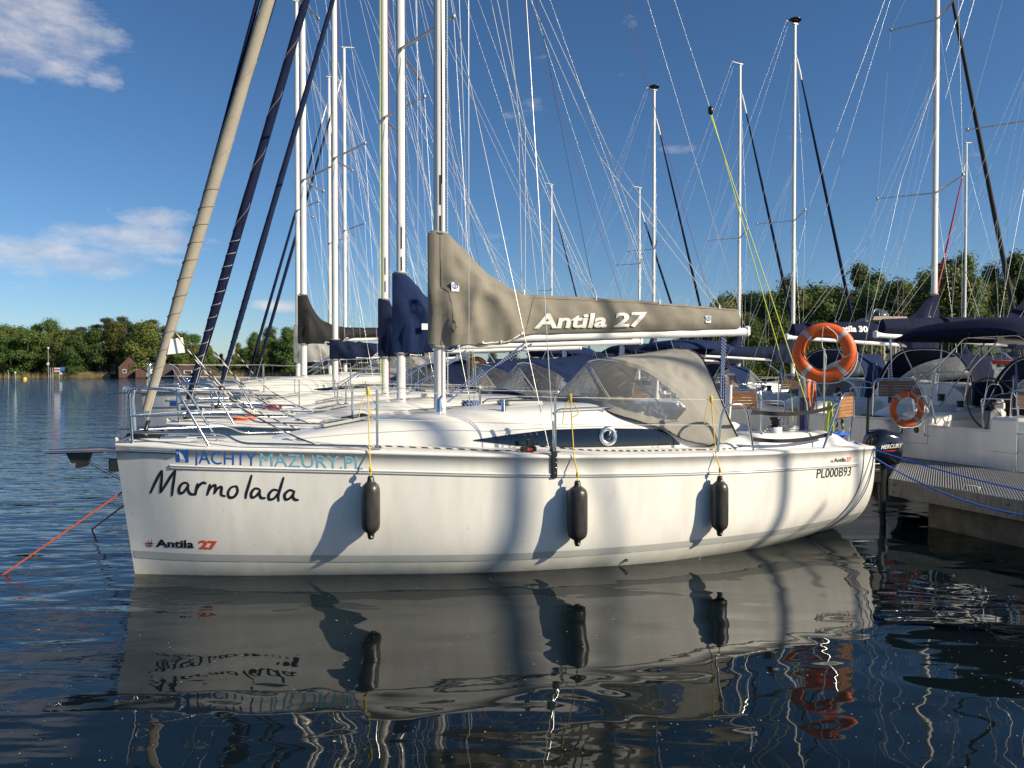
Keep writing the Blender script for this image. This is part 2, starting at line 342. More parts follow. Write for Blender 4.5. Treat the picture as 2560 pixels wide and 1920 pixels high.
# ------------------------------------------------------------------ hull lines (local: x aft, y starboard, z up, port side is y < 0)
LOA = 7.9
def Bd(s): return max(.03, interp(s, [(0, .05), (.5, .40), (1, .63), (2.15, 1.02), (3.4, 1.30), (4.6, 1.42), (5.5, 1.435), (6.35, 1.40), (7.2, 1.31), (7.9, 1.19)]))
def Hd(s): return interp(s, [(0, 1.27), (2.18, 1.214), (3.83, 1.15), (5.85, 1.107), (7.9, 1.085)])
def Kz(s): return lin(s, [(0, -.10), (1, -.25), (3, -.38), (5, -.38), (6.5, -.24), (7.9, -.07)])
def An(s): return lin(s, [(0, 3.2), (2.15, 3.8), (4.6, 5.6), (6, 5.0), (7.9, 3.4)])
def gq(s, q): q = min(1, max(0, q)); return (1 - (1 - q) ** An(s)) ** .5
def rake(s, z): return .16 * (max(0, z) / 1.27) * max(0, 1 - s / 1.6)
def hull_half(x, z):
    s = x
    for _ in range(4): s = x + rake(s, z)
    return Bd(s) * gq(s, (z - Kz(s)) / (Hd(s) - Kz(s)))
def on_hull(px, py):    # where the sight line through (px,py) meets the first boat's port side
    w = 1.0
    for _ in range(25):
        s, z = tr(px, py, w); w = .5 * w + .5 * hull_half(s, z)
    return s, z
def Wc(s): return max(.02, interp(s, [(1.05, .03), (1.3, .26), (1.7, .43), (2.3, .62), (3, .80), (4, .95), (5, 1.01), (6.1, 1.03)]))
def Zr(s): return interp(s, [(1.05, 1.25), (1.5, 1.33), (2, 1.42), (2.6, 1.51), (3.2, 1.555), (4, 1.59), (5, 1.62), (6.1, 1.60)])
def cab_y(s, z):
    zb = Hd(s) - .01; q = min(.999, max(0, (z - zb) / (Zr(s) - zb))); sn = q ** 1.25; return Wc(s) * (1 - sn * sn) ** .2

def mesh_hull():
    b = MB(); NS, NQ = 60, 22; ss = [LOA * (i / NS) ** 1.15 for i in range(NS + 1)]
    for sg in (1, -1):
        rows = []
        for s in ss:
            K, H = Kz(s), Hd(s) - .035; r = []
            for j in range(NQ + 1):
                q = (j / NQ) ** 1.7; z = K + q * (H - K); y = Bd(s) * gq(s, (z - K) / (Hd(s) - K)); r.append((s - rake(s, z), sg * y, z))
            B = Bd(s)
            r += [(s - rake(s, H), sg * (B + .002), H), (s - rake(s, H), sg * (B + .003), H + .02), (s - rake(s, H), sg * (B - .006), H + .035), (s - rake(s, H), sg * max(0, B - .045), H + .037)]
            rows.append(r)
        b.grid(rows, 0, flip=(sg > 0))
        # transom with rounded lower corner
        last = rows[-1]; b.grid([last, [(p[0] + .035, p[1] * .985, p[2]) for p in last], [(p[0] + .05, p[1] * .9, p[2] * .985 + .01) for p in last], [(p[0] + .05, 0, p[2]) for p in last]], 0, flip=(sg > 0))
    return b
def mesh_deck():
    b = MB(); rows = []
    for i in range(61):
        s = LOA * i / 60
        for s2 in ([s] if abs(s - 6.1) > .06 else [6.09, 6.1]):
            B = Bd(s2) - .04; H = Hd(s2) + .002; inn = s2 >= 6.1; r = []
            ys = [-1, -.9, -.7, -.5, -.5, 0, .5, .5, .7, .9, 1]
            for k, yy in enumerate(ys):
                z = H + .05 * (1 - yy * yy)
                if inn and 4 <= k <= 6: z = .72
                r.append((s2 - rake(s2, H) , yy * max(B, .01), z))
            rows.append(r)
    b.grid(rows, 0, flip=True, smooth=False)
    return b
def mesh_cabin():
    b = MB(); NT = 14; ss = [1.05 + (6.1 - 1.05) * i / 44 for i in range(45)]; rows = []
    for s in ss:
        zb = Hd(s) - .01; Hc = Zr(s) - zb; r = []
        for j in range(-NT, NT + 1):
            t = (1 - abs(j) / NT) * math.pi / 2; y = Wc(s) * max(0, math.cos(t)) ** .4; z = zb + Hc * math.sin(t) ** .8
            r.append((s, (1 if j > 0 else -1) * y if j else 0, z))
        rows.append(r)
    b.grid(rows, 0, flip=True)
    e = rows[-1]; b.grid([e, [(p[0] + .03, p[1] * .96, p[2] - .01) for p in e], [(p[0] + .03, p[1] * .9, .72) for p in e]], 0, flip=True)
    e = rows[-1]; b.add([(p[0] + .03, p[1] * .96, p[2] - .01) for p in e], [tuple(range(len(e) - 1, -1, -1))], 0, False)
    return b
def mesh_coamings():
    b = MB()
    for sg in (1, -1):
        rows = []
        for i in range(17):
            s = 5.7 + 2.1 * i / 16; B = Bd(s); y0 = B * .52; y1 = B * .84; h = .17 * math.sin(min(1, (i + .001) / 4) * math.pi / 2) * min(1, (16.01 - i) / 2.5); z = Hd(s) + .0
            rows.append([(s, sg * y, z + dz) for y, dz in ((y1 + .03, .01), (y1, h * .6), (y1 - .05, h * .93), (y1 - .12, h), (y0 + .06, h), (y0 + .01, h * .8), (y0, -.3))])
        b.grid(rows, 0, flip=(sg > 0))
    return b
HULL_ME = mesh_hull().data('hull', HULLM); DECK_ME = mesh_deck().data('deck', DECKM); CABIN_ME = mesh_cabin().data('coachroof', GEL); COAM_ME = mesh_coamings().data('coaming', GEL)

def hull_band(zt, zb, off, s0=.02, s1=LOA, n=60, sides=(1, -1), rows=4, skew=0):
    b = MB()
    for sg in sides:
        G = []
        for i in range(n + 1):
            x = s0 + (s1 - s0) * i / n; T, Bz = zt(x), zb(x); r = []
            for j in range(rows + 1):
                z = Bz + (T - Bz) * j / rows; r.append((x - rake(x, z) if x < 1.6 else x, sg * (hull_half(x - rake(x, z) if x < 1.6 else x, z) + off), z))
            G.append(r)
        b.grid(G, 0, flip=(sg > 0))
    return b
STR_T = lambda x: lin(x, [(0, .235), (3.5, .205), (6.5, .235), (7.9, .29)])
STRIPE_ME = hull_band(STR_T, lambda x: STR_T(x) - .07, .003).data('boot_stripe', GREYS)
def mesh_groove():
    b = MB()
    for sg in (1, -1):
        for dz, off, mi in ((0, .004, 0), (-.022, .003, 1)):
            rows = []
            for i in range(61):
                x = .35 + (7.62 - .35) * i / 60; r = []
                zc = Hd(x) - .185 + dz
                for a, o in ((.011, -.004), (.006, off + .006), (-.006, off + .006), (-.011, -.004)):
                    z = zc + a; r.append((x, sg * (hull_half(x, z) + o), z))
                rows.append(r)
            b.grid(rows, mi, flip=(sg > 0))
    return b
GROOVE_ME = mesh_groove().data('hull_moulding', [GEL, GREYS])

def window_mesh():
    b = MB()
    top = [(3.17, 1.272), (3.5, 1.315), (3.96, 1.362), (4.5, 1.366), (5.0, 1.35), (5.2, 1.335), (5.30, 1.28), (5.42, 1.175)]
    bot = [(3.17, 1.262), (3.3, 1.245), (3.6, 1.205), (4.0, 1.178), (4.6, 1.170), (5.42, 1.17)]
    for sg in (1, -1):
        rows = []
        for i in range(41):
            s = 3.17 + (5.42 - 3.17) * i / 40; t, bt = lin(s, top), lin(s, bot)
            if t <= bt + .004: t = bt + .004
            rows.append([(s, sg * (cab_y(s, bt + (t - bt) * j / 5) + .006), bt + (t - bt) * j / 5) for j in range(6)])
        b.grid(rows, 0, flip=(sg > 0))
    return b
WINDOW_ME = window_mesh().data('cabin_window', SMOKE)
def porthole(sg):
    b = MB()
    if 1:
        s, z = tr(1522, 1091, 1.0); y = cab_y(s, z); b.lathe([(.102, 0), (.104, .012), (.094, .022), (.07, .02), (.056, .012)], (s, sg * y, z), (0, sg, .12), 28, 0)
        b.lathe([(.058, .004), (.058, .014), (.0, .017)], (s, sg * y, z), (0, sg, .12), 24, 1)
    return b
PORT_ME = [porthole(g).data('porthole', [CHROME, SMOKE]) for g in (1, -1)]

# ------------------------------------------------------------------ yacht parts
def mast_parts(r, D, top=12.8, two=False, mcol=ALU, wide=1.0):
    mx = 3.02; zb = 1.54; H = top
    b = MB(); b.tube([(mx, 0, zb), (mx, 0, 4), (mx, 0, H * .7), (mx, 0, H)], [.066 * wide, .066 * wide, .064 * wide, .050 * wide], 14, flat=.72, up=(1, 0, 0)); m = b.build('mast', mcol, r)
    if D:
        g = MB(); g.box((mx + .0665 * wide, 0, 7), (.006, .012, 10)); g.build('sail_track', BLACK, m)
        g = MB()
        for z, hh in ((3.93, .32), (3.55, .2)): g.box((mx, -.0485, z), (.02, .006, hh))
        g.build('rope_exit', BLACK, m)
    c = MB(); c.tube([(mx - .1, 0, H - .0), (mx + .34, 0, H + .06)], [.035, .018], 6, up=(0, 0, 1)); c.box((mx, 0, H + .01), (.15, .10, .03)); c.build('masthead', ALU, m)
    c = MB(); c.lathe([(.0, 0), (.055, 0), (.06, .02), (.05, .05), (0, .06)], (mx, 0, zb - .035), n=14)
    c.box((mx, 0, zb - .02), (.36, .22, .03), bev=.01)
    if D:
        for i in range(5): c.lathe([(.0, 0), (.035, 0), (.035, .03), (0, .035)], (mx + .08 + .09 * i, -.11 - .02 * i, zb - .02), n=10); 
    c.build('mast_step', BLACK, r)
    lev = (5.75, 9.6) if two else (6.7,)
    tips = []
    for z in lev:
        L = 1.0 if z < 8 else .78
        for sg in (1, -1):
            t = (mx + .52 * L, sg * 1.12 * L, z + .07); tips.append((sg, t)); sp = MB()
            sp.tube([(mx, sg * .04, z), t], [.034, .026], 8, flat=.45, up=(1, 0, 0)); sp.lathe([(0, -.03), (.03, -.03), (.03, .03), (0, .03)], t, n=8); sp.build('spreader', ALUD, r)
    for sg in (1, -1):
        cp = Vector((3.82, sg * (Bd(3.82) + .0), Hd(3.82) + .05)); seq = [cp] + [Vector(t) for s_, t in tips if s_ == sg] + [Vector((mx, sg * .03, H - .9))]
        w = MB(); w.tube(seq, .0042 if D > 1 else .0034, 5); w.build('shroud', WIRE, r)
        w = MB(); w.tube([cp + Vector((-.05, 0, 0)), (mx, sg * .04, lev[0] - .1)], .0036, 5); w.build('shroud', WIRE, r)
        if two: w = MB(); w.tube([Vector(tips[0][1]) if sg > 0 else Vector(tips[1][1]), (mx, sg * .04, lev[1] - .1)], .0036, 4); w.build('shroud', WIRE, r)
        # rigging screw
        w = MB(); w.tube([cp - Vector((0, 0, .06)), cp + Vector((0, 0, .04)), cp + Vector((-.004, 0, .16)), cp + Vector((-.008, 0, .28))], [.012, .016, .012, .009], 6); w.build('rigging_screw', CHROME, r)
        w = MB(); x = 3.82; yy = sg * (Bd(x) + .012); w.box((x, yy, Hd(x) - .09), (.058, .018, .26), bev=.006); w.box((x, sg * (Bd(x) - .04), Hd(x) + .05), (.055, .05, .03))
        for dz in (-.02, -.07, -.12, -.17): w.lathe([(.009, 0), (.009, .005), (0, .007)], (x + (.012 if dz > -.15 else 0), yy + sg * .009, Hd(x) + dz), (0, sg, 0), 8, 1)
        w.build('chainplate', [BLACK, CHROME], r)
    return m
def furled(r, material, foot=(.06, 0, 1.42), head_z=11.9, rad=.072, D=True, seam=None):
    a = Vector(foot); h = Vector((2.97, 0, head_z)); P = []; n = 44 if D else 12
    rr = []
    for i in range(n + 1):
        t = i / n; tt = .015 + .91 * t; p = a.lerp(h, tt); z = tt * (head_z - 1.4)
        q = lin(z, [(0, .45), (.35, .62), (1.3, .92), (2.2, 1.08), (4.2, 1.0), (8, .75), (9.6, .42)]) * (1 + .05 * fn(z * 1.9, 3, 1) + .03 * math.sin(z * 5.1))
        P.append(p); rr.append(rad * q)
    b = MB(); b.tube(P, rr, 14 if D else 8); o = b.build('furled_headsail', material, r)
    w = MB(); w.tube([a - Vector((0, 0, .15)), h], .006, 5); w.build('forestay', WIRE, r)
    f = MB(); f.lathe([(0, 0), (.065, 0), (.065, .02), (.04, .03), (.04, .09), (.065, .10), (.065, .12), (.02, .14), (.018, .25)], a - Vector((.0, 0, .18)), h - a, 14)
    f.build('furling_drum', BLACK, r)
    # tail of the head stay: pale swivel
    f = MB(); f.tube([a.lerp(h, .925), a.lerp(h, .95), a.lerp(h, .985)], [.022, .028, .018], 8); f.build('swivel', WHITEP, r)
    if D:   # spiral seam lines + sheet wraps
        hx = MB(); ax = (h - a).normalized(); x = ax.cross(Vector((0, 1, 0))).normalized(); y = ax.cross(x)
        for (t0, t1, turns, rope) in ((.05, .235, 11, .0055), (.235, .92, 9, .0025)):
            path = []; m = int(turns * 12)
            for i in range(m + 1):
                t = t0 + (t1 - t0) * i / m; q = (t - .015) / .91 * n; k = min(n - 1, int(q)); rad_ = rr[k] + (rr[k + 1] - rr[k]) * (q - k) + rope * .5; an = 2 * math.pi * turns * i / m
                path.append(a.lerp(h, t) + x * rad_ * math.cos(an) + y * rad_ * math.sin(an))
            hx.tube(path, rope, 5)
        hx.build('sheet_wrap', seam or TAUPE, o)
    return o
BOOM_A = Vector((3.05, 0, 2.315)); BOOM_B = Vector((7.0, 0, 2.46))
COV_TOP = [(2.9, 3.47), (3.12, 3.45), (3.28, 3.33), (3.42, 3.19), (3.57, 3.05), (3.87, 2.885), (4.05, 2.835), (4.6, 2.83), (5.2, 2.82), (6.0, 2.785), (6.87, 2.745)]
TOPS = {17: [(2.9, 3.30), (3.1, 3.28), (3.2, 3.02), (3.35, 2.80), (3.6, 2.66), (3.9, 2.61), (6.87, 2.62)], 5: [(2.9, 3.42), (3.12, 3.40), (3.24, 3.28), (3.34, 3.12), (3.55, 3.06), (3.8, 2.90), (4.05, 2.80), (5.2, 2.78), (6.87, 2.70)],
        9: [(2.9, 3.32), (3.1, 3.30), (3.2, 3.10), (3.4, 2.88), (3.8, 2.75), (6.87, 2.68)], 13: [(2.9, 2.68), (3.1, 2.66), (3.9, 2.60), (6.87, 2.66)]}
def cover_pt(s, a, D=1.0, seed=0):
    """a: 0 bottom port ... .5 top ... 1 bottom starboard"""
    zb = lin(s, [(2.9, 2.24), (3.75, 2.25), (3.92, 2.36), (4.1, 2.385), (6.87, 2.50)]); zt = lin(s, TOPS.get(seed, COV_TOP if seed == 1 else TOPS[9])); H = zt - zb
    col = lin(s, [(2.9, 1), (3.6, 1), (4.05, 0)])
    ang = a * math.pi; hh = math.sin(ang) ** .75; z = zb + H * hh
    wd = lin(s, [(2.895, .02), (2.93, .062), (3.02, .085), (3.12, .115), (3.3, .155), (3.9, .17), (4.05, .125), (4.1, .115), (6.0, .10), (6.87, .085)])
    prof = lin(hh, [(0, .55), (.15, .9), (.4, 1.0), (.7, .72), (.9, .42), (1, .0)]) if col < .5 else lin(hh, [(0, .75), (.2, 1), (.5, .95), (.8, .6), (1, .0)])
    sg = -1 if a < .5 else 1
    f = .032 * col * D * (fn(s * 4 + seed, z * 2.2, seed) + .6 * fn(s * 9, z * 5 + s * 6, seed + 4)) + (.007 + .006 * (1 - col)) * D * fn(s * 5 + z * 7, z * 5, seed + 8) + .006 * D * math.sin(s * 23 + z * 11) * (1 - col) * (hh > .5)
    z += .012 * D * fn(s * 2.3, 0, seed + 2) * hh
    fold = .05 * col * D * max(0, fn((s - 3) * 5.0 - (z - 2.2) * 2.6, (z - 2.2) * 1.1 + s, seed + 11)) ** 1.0 * lin(hh, [(0, 1), (.6, .8), (1, 0)]) + (.008 if 4.25 < s < 6.3 else .022) * D * (1 - col) * max(0, fn(s * 3.0 + z * 4, z * 2, seed + 13)) * (.25 < hh < 1.1)
    for (sa, za, sb, zb_, hgt, wdt) in ((3.16, 2.95, 3.62, 2.78, .045, .075), (3.62, 2.78, 3.86, 2.36, .06, .085), (3.06, 2.75, 3.2, 2.36, .05, .07), (3.34, 2.62, 3.46, 2.30, .045, .07), (3.2, 3.3, 3.45, 2.95, .03, .06), (3.10, 2.5, 3.3, 2.26, .04, .05)):
        ax_, ay_ = sb - sa, zb_ - za; tt = max(0, min(1, ((s - sa) * ax_ + (z - za) * ay_) / (ax_ * ax_ + ay_ * ay_))); dd_ = math.hypot(s - sa - tt * ax_, z - za - tt * ay_) * (1 + .25 * fn(seed, sa, 1, 3.1)); fold += hgt * D * math.exp(-(dd_ / wdt) ** 2) * (1 if seed % 2 else .8)
    if col < .5: fold += (.004 if 4.3 < s < 6.3 and D > .7 else .012) * D * max(0, math.sin((s * 6.0 + z * 5 + 2 * fn(s, z, seed)) * 2.2)) * (hh > .1) * (1 - abs(hh - .5))
    sleeve = lin(s, [(2.9, .03), (2.94, .064), (3.13, .064), (3.2, .0)])
    yy = max(wd * prof + (f + fold) * lin(prof, [(.03, 0), (.5, 1)]), sleeve)
    if seed not in (1,) and col > 0: z += .055 * D * fn(s * 8, 1, seed) * hh * col; f *= 2.0; yy = max(wd * prof + (f + fold * 1.3) * lin(prof, [(.03, 0), (.5, 1)]), sleeve)
    if hh < .04: z -= 0.02 * col * D * (fn(s * 5, 2, seed) + .5 * fn(s * 13, 5, seed))
    return Vector((s, sg * yy, z))
def boom_cover(r, material, D=1.0, seed=0, n=90, m=30, text=None, tmat=None):
    b = MB(); b.tube([BOOM_A, BOOM_B], .052, 10, flat=.8, up=(0, 0, 1)); b.box(BOOM_B + Vector((.02, 0, .01)), (.07, .09, .13), bev=.02)
    bo = b.build('boom', WHITEP, r)
    c = MB(); rows = [[cover_pt(2.895 + (6.87 - 2.895) * i / n, j / m, D, seed) for j in range(m + 1)] for i in range(n + 1)]
    for row in (rows[0],): c.add([Vector(p) for p in row], [tuple(range(m + 1))], 0, True)
    c.grid(rows, 0); c.add([Vector(p) for p in rows[-1]], [tuple(range(m, -1, -1))], 0, True)
    # closed underside so no light leaks
    c.grid([[r_[0], r_[-1]] for r_ in rows], 0, flip=True)
    co = c.build('sail_cover', material, r)
    if D > .5:
        z = MB(); z.tube([cover_pt(3.99 + .16 * hh_, .02 + .42 * hh_, D, seed) + Vector((0, -.004, 0)) for hh_ in [i / 14 for i in range(15)]], .004, 5); z.build('seam_piping', material, co)
        for s in (4.0, 4.9, 5.75, 6.6): zt_ = cover_pt(s, .5, D, seed).z; z = MB(); z.tube([Vector((s, -.02, zt_ - .03)), Vector((s, -.01, zt_ + .035))], .010, 6); z.build('lazy_jack_toggle', WHITEP, co)
        z = MB(); z.tube([cover_pt(4.06 + 2.78 * k / 50, .34, D, seed) + Vector((0, -.003, 0)) for k in range(51)], .006, 5); z.build('cover_flap', material, co)
        for zc, hh_ in ((cover_pt(3.0, .5, D, seed).z + .012, .03), (2.235, .03)):
            z = MB(); z.tube([(3.02 + .098 * math.cos(k * .3), .072 * math.sin(k * .3), zc + .012 * math.sin(k * .3)) for k in range(22)], .016, 5, flat=.3, up=(0, 0, 1)); z.build('strap', GREYC, co)
        z = MB(); z.tube([cover_pt(3.45 + .5 * k / 12, .004, D, seed) for k in range(13)], .007, 5)
        for q in (3.46, 3.68, 3.92): z.lathe([(0, -.012), (.013, -.012), (.013, .012), (0, .012)], cover_pt(q, .004, D, seed) + Vector((0, -.012, 0)), n=8)
        z.build('hem', WHITEP, co)
    return co
def lazyjacks(r, material=ROPEW, rr=.0035, D=1):
    for sg in (1, -1):
        b = MB(); y = sg * .05; M0 = Vector((3.08, y, 8.2)); N1 = Vector((5.01, y * 2.4, 4.52)); N2 = Vector((3.98, y * 2.2, 4.7))
        b.tube([M0, N1], rr, 4)
        for s in (5.75, 6.6): b.tube([N1, (s, y * 1.1, lin(s, COV_TOP))], rr, 4)
        b.tube([M0 + Vector((0, 0, .3)), N2], rr, 4)
        for s in (4.0, 4.9): b.tube([N2, (s, y * 1.1, lin(s, COV_TOP))], rr, 4)
        b.build('lazy_jack', material, r)
    b = MB(); b.tube([(3.3, .0, 12.7), (6.98, 0, 2.55)], .003, 4); b.build('topping_lift', WIRE, r)
def sheets(r, col=ROPENB):
    b = MB()
    for k in range(5): b.tube(sag((6.62 + .03 * k, -.04 + .02 * k, 2.40), (6.55 + .035 * k, -.1 + .045 * k, 1.25), .0, 8), .009, 5)
    for k in range(3): b.tube(sag((6.6 + .03 * k, -.06, 1.9), (6.58 + .03 * k, -.07, 1.25), .0, 6), .012, 5)
    b.build('mainsheet', col, r)
    b = MB(); b.tube([(3.1, -.03, 1.62), (4.0, -.04, 2.28)], .008, 5); b.tube([(3.12, .02, 1.62), (4.02, .0, 2.28)], .008, 5); b.tube([(3.1, .0, 1.70), (4.1, 0, 2.27)], .012, 5); b.build('kicking_strap', col, r)
# sprayhood
HC0 = [(0, (4.54, 0, 1.61)), (.3, (4.57, .52, 1.585)), (.5, (4.70, .88, 1.50)), (.75, (5.15, 1.02, 1.36)), (.9, (5.5, 1.06, 1.21)), (1, (5.75, 1.09, 1.16))]
HC1 = [(0, (4.98, 0, 2.12)), (.3, (5.02, .42, 2.085)), (.5, (5.22, .74, 1.97)), (.75, (5.50, .98, 1.70)), (.9, (5.74, 1.08, 1.40)), (1, (5.92, 1.11, 1.155))]
HC2 = [(0, (5.98, 0, 2.235)), (.3, (5.95, .42, 2.20)), (.5, (5.91, .72, 2.07)), (.75, (5.93, .98, 1.72)), (.9, (6.02, 1.09, 1.38)), (1, (6.12, 1.14, 1.15))]
def curve3(C, b):
    b = abs(b); return Vector([interp(b, [(k, p[i]) for k, p in C]) for i in range(3)])
def hood_pt(a, b, D=1.0):
    sg = -1 if b < 0 else 1; c0, c1, c2 = curve3(HC0, b), curve3(HC1, b), curve3(HC2, b)
    p = c0.lerp(c1, a * 2) if a < .5 else c1.lerp(c2, (a - .5) * 2)
    puff = .04 * math.sin(min(1, a * 2) * math.pi) if a < .5 else -.018 * math.sin((a - .5) * 2 * math.pi)
    p.z += puff * .6; p.y *= 1 + puff * .3
    wob = .010 * D * fn(p.x * 5, b * 5, 2) + .006 * D * fn(p.x * 11, b * 14, 6)
    p.z += wob; p.y += wob * .6
    p.y *= sg; return p
def is_win(a, b):
    b = abs(b)
    if a < .5:
        aa = (a - .26) / .20; bb = (b - 0) / .80; return abs(aa) ** 5 + bb ** 5 < 1
    return False
def sprayhood(r, material, D=1.0, na=60, nb=110):
    f = MB(); w = MB(); P = [[hood_pt(i / na, -1 + 2 * j / nb, D) for j in range(nb + 1)] for i in range(na + 1)]
    ff, wf = [], []; n = nb + 1
    for i in range(na):
        for j in range(nb):
            q = (i * n + j, (i + 1) * n + j, (i + 1) * n + j + 1, i * n + j + 1)
            (wf if is_win((i + .5) / na, -1 + 2 * (j + .5) / nb) else ff).append(q)
    V = [p for row in P for p in row]; f.add(V, ff); w.add(V, wf)
    o = f.build('sprayhood', material, r); wo = w.build('clear_window', VINYL, o)
    h = MB(); q_ = lambda p: Vector((p.x - .03, p.y * .955, p.z - .02)); h.tube([q_(hood_pt(.999, -1 + 2 * j / 40, D)) for j in range(41)], .012, 6)
    h.tube([q_(hood_pt(.5, -1 + 2 * j / 40, 0)) for j in range(41)], .012, 6)
    h.tube([(5.0, -.35, 2.02), (5.7, -.8, 1.3)], .01, 6); h.tube([(5.0, .35, 2.02), (5.7, .8, 1.3)], .01, 6); h.build('hoop', CHROME, o)
    if D > .5:
        e = MB(); e.tube([hood_pt(.001, -1 + 2 * j / 60, D) + Vector((0, 0, .002)) for j in range(61)], .009, 5)
        e.tube([hood_pt(.998, -1 + 2 * j / 60, D) for j in range(61)], .010, 5); e.tube([hood_pt(k / 12, -1, D) for k in range(13)], .008, 5); e.tube([hood_pt(k / 12, 1, D) for k in range(13)], .008, 5); e.build('piping', BLACK, o)
    return o
def pulpit(r, D=True):
    b = MB(); n = 8 if D else 6; rr = .0135
    for sg in (1, -1):
        b.tube(round_path([(.0, sg * .10, 1.27), (-.03, sg * .13, 1.80), (.42, sg * .46, 1.785), (.70, sg * .53, 1.265)], .11, 5), rr, n)
        b.tube(round_path([(.02, sg * .17, 1.38), (.82, sg * .50, 1.375), (.98, sg * .62, 1.285), (2.1, sg * .98, 1.255), (2.12, sg * .98, 1.22)], .08, 5), .0125, n)
        b.tube([(-.015, sg * .115, 1.53), (.53, sg * .49, 1.55)], .009, 6)
    b.tube([(-.025, -.13, 1.77), (-.06, 0, 1.80), (-.025, .13, 1.77)], rr, n)
    b.build('pulpit', CHROME, r)
def lifelines(r, D=True):
    st = [2.19, 3.86] + ([5.4] if not D else [])
    for s in st:
        for sg in (1, -1):
            b = MB(); y = sg * (Bd(s) - .07); z = Hd(s) + .01; b.tube([(s, y, z), (s, y - sg * .0, z + .56)], .0125, 8); b.box((s, y, z + .012), (.09, .06, .015), bev=.004); b.build('stanchion', CHROME, r)
    for sg in (1, -1):
        for dz, e0 in ((.555, 1.775), (.29, 1.54)):
            P = [Vector((.48, sg * .47, e0))] + [Vector((s, sg * (Bd(s) - .07), Hd(s) + dz)) for s in st] + [Vector((5.72, sg * (Bd(5.72) - .08), Hd(5.72) + dz - .005))]
            b = MB(); b.tube(P, .0032, 5); b.build('lifeline', ROPEW, r)
def pushpit(r, D=True):
    for sg in (1, -1):
        b = MB(); y = lambda s: sg * (Bd(s) - .08)
        b.tube(round_path([(5.66, y(5.66), 1.10), (5.72, y(5.7), 1.60), (6.02, y(5.95), 1.62), (6.12, y(6.1), 1.10)], .14, 6), .0135, 8); b.build('rail_hoop', CHROME, r); b = MB()
        b.tube(round_path([(7.12, y(7.1), 1.09), (7.42, y(7.35) , 1.70), (7.92, sg * .88, 1.70), (7.88, sg * .82, 1.09)], .12, 6), .0135, 8)
        b.tube([(7.3, y(7.2), 1.42), (7.88, sg * .85, 1.42)], .0115, 6)
        b.tube(round_path([(7.9, sg * .86, 1.55), (8.0, sg * .45, 1.55), (7.9, sg * .42, 1.1)], .06, 4), .0115, 6)
        b.build('pushpit', CHROME, r)
    for sg in (1, -1):
        seat = MB(); seat.tube(round_path([(7.33, sg * (Bd(7.3) - .11), 1.40), (7.40, sg * (Bd(7.3) - .11), 1.675), (7.87, sg * .91, 1.675), (7.87, sg * .91, 1.40)], .05, 4), .009, 6); s_ = seat.build('seat_back', CHROME, r)
        for k in range(6):
            z = 1.44 + k * .041; t = k / 5; x0 = 7.33 + .055 * t; w = MB(); 
            a = Vector((x0, sg * (Bd(7.3) - .10 - .01 * t), z)); c = Vector((7.86, sg * .90, z)); d = (c - a); L = d.length
            w.box((a + c) / 2, (L, .014, .037), rot=Matrix.Rotation(math.atan2(d.y, d.x), 3, 'Z'), bev=.003); w.build('slat', TEAK if D else TEAKD, s_)
def winch(r, s=6.65, y=-1.02, z=1.26):
    for sg in (1, -1):
        b = MB(); b.lathe([(.0, .07), (.075, .07), (.075, .0), (.085, -.06), (.09, -.14)], (s, sg * abs(y), z), n=18); b.build('winch_base', GEL, r)
        b = MB(); b.lathe([(.062, .07), (.05, .09), (.045, .13), (.06, .16), (.06, .18), (0, .185)], (s, sg * abs(y), z), n=16)
        b.build('winch', BLACK, r)
def outboard(r, s, y, z, name=None, rot=0, col=BLACKG):
    e = bpy.data.objects.new('outboard_motor', None); COL.objects.link(e); e.parent = r; e.location = (s, y, z); e.rotation_euler = (0, 0, rot); e.empty_display_size = .2
    b = MB(); rows = []
    for zz, lx, ly, ox in ((-.02, .16, .12, 0), (0, .20, .15, 0), (.10, .225, .165, .0), (.22, .235, .165, .01), (.32, .215, .155, .02), (.385, .16, .12, .02), (.405, .06, .05, .02)):
        rows.append([Vector((ox + lx * (abs(math.cos(t)) ** .6) * (1 if math.cos(t) > 0 else -1), ly * (abs(math.sin(t)) ** .6) * (1 if math.sin(t) > 0 else -1), zz + .06 * (math.cos(t) < 0) * zz)) for t in [2 * math.pi * k / 28 for k in range(28)]])
    b.grid(rows, 0, wrap=True, flip=False); b.add(rows[-1], [tuple(range(28))]); cw = b.build('cowling', col, e)
    b = MB(); b.tube([(0, 0, 0), (.0, 0, -.35), (.03, 0, -.95)], [.075, .055, .04], 10, flat=.6, up=(1, 0, 0)); b.box((.04, 0, -.62), (.26, .12, .015)); b.box((-.16, 0, -.1), (.14, .24, .3), bev=.02); b.build('leg', BLACK, e)
    b = MB(); b.tube(round_path([(-.18, .05, .0), (-.3, .05, .1), (-.55, .06, .34)], .05), [.018] * 7 if False else .018, 8); b.build('tiller', BLACK, e)
    if name:
        for sg in (-1, 1):
            f = lambda u, v, sg=sg: Vector((.01 - sg * (u - .5) * .30, sg * .1695, .20 + v * .05 + .02 * (u - .5) * -sg))
            text_on(name, f, 'maker_lettering', LETTERW, cw, bold=.02, shear=.3)
            q = MB(); q.add([(-.14, sg * .168, .17), (.10, sg * .168, .175), (.15, sg * .168, .185), (.02, sg * .168, .158)], [(0, 1, 2, 3)], 0, False); q.build('red_flash', REDC, cw)
    return e
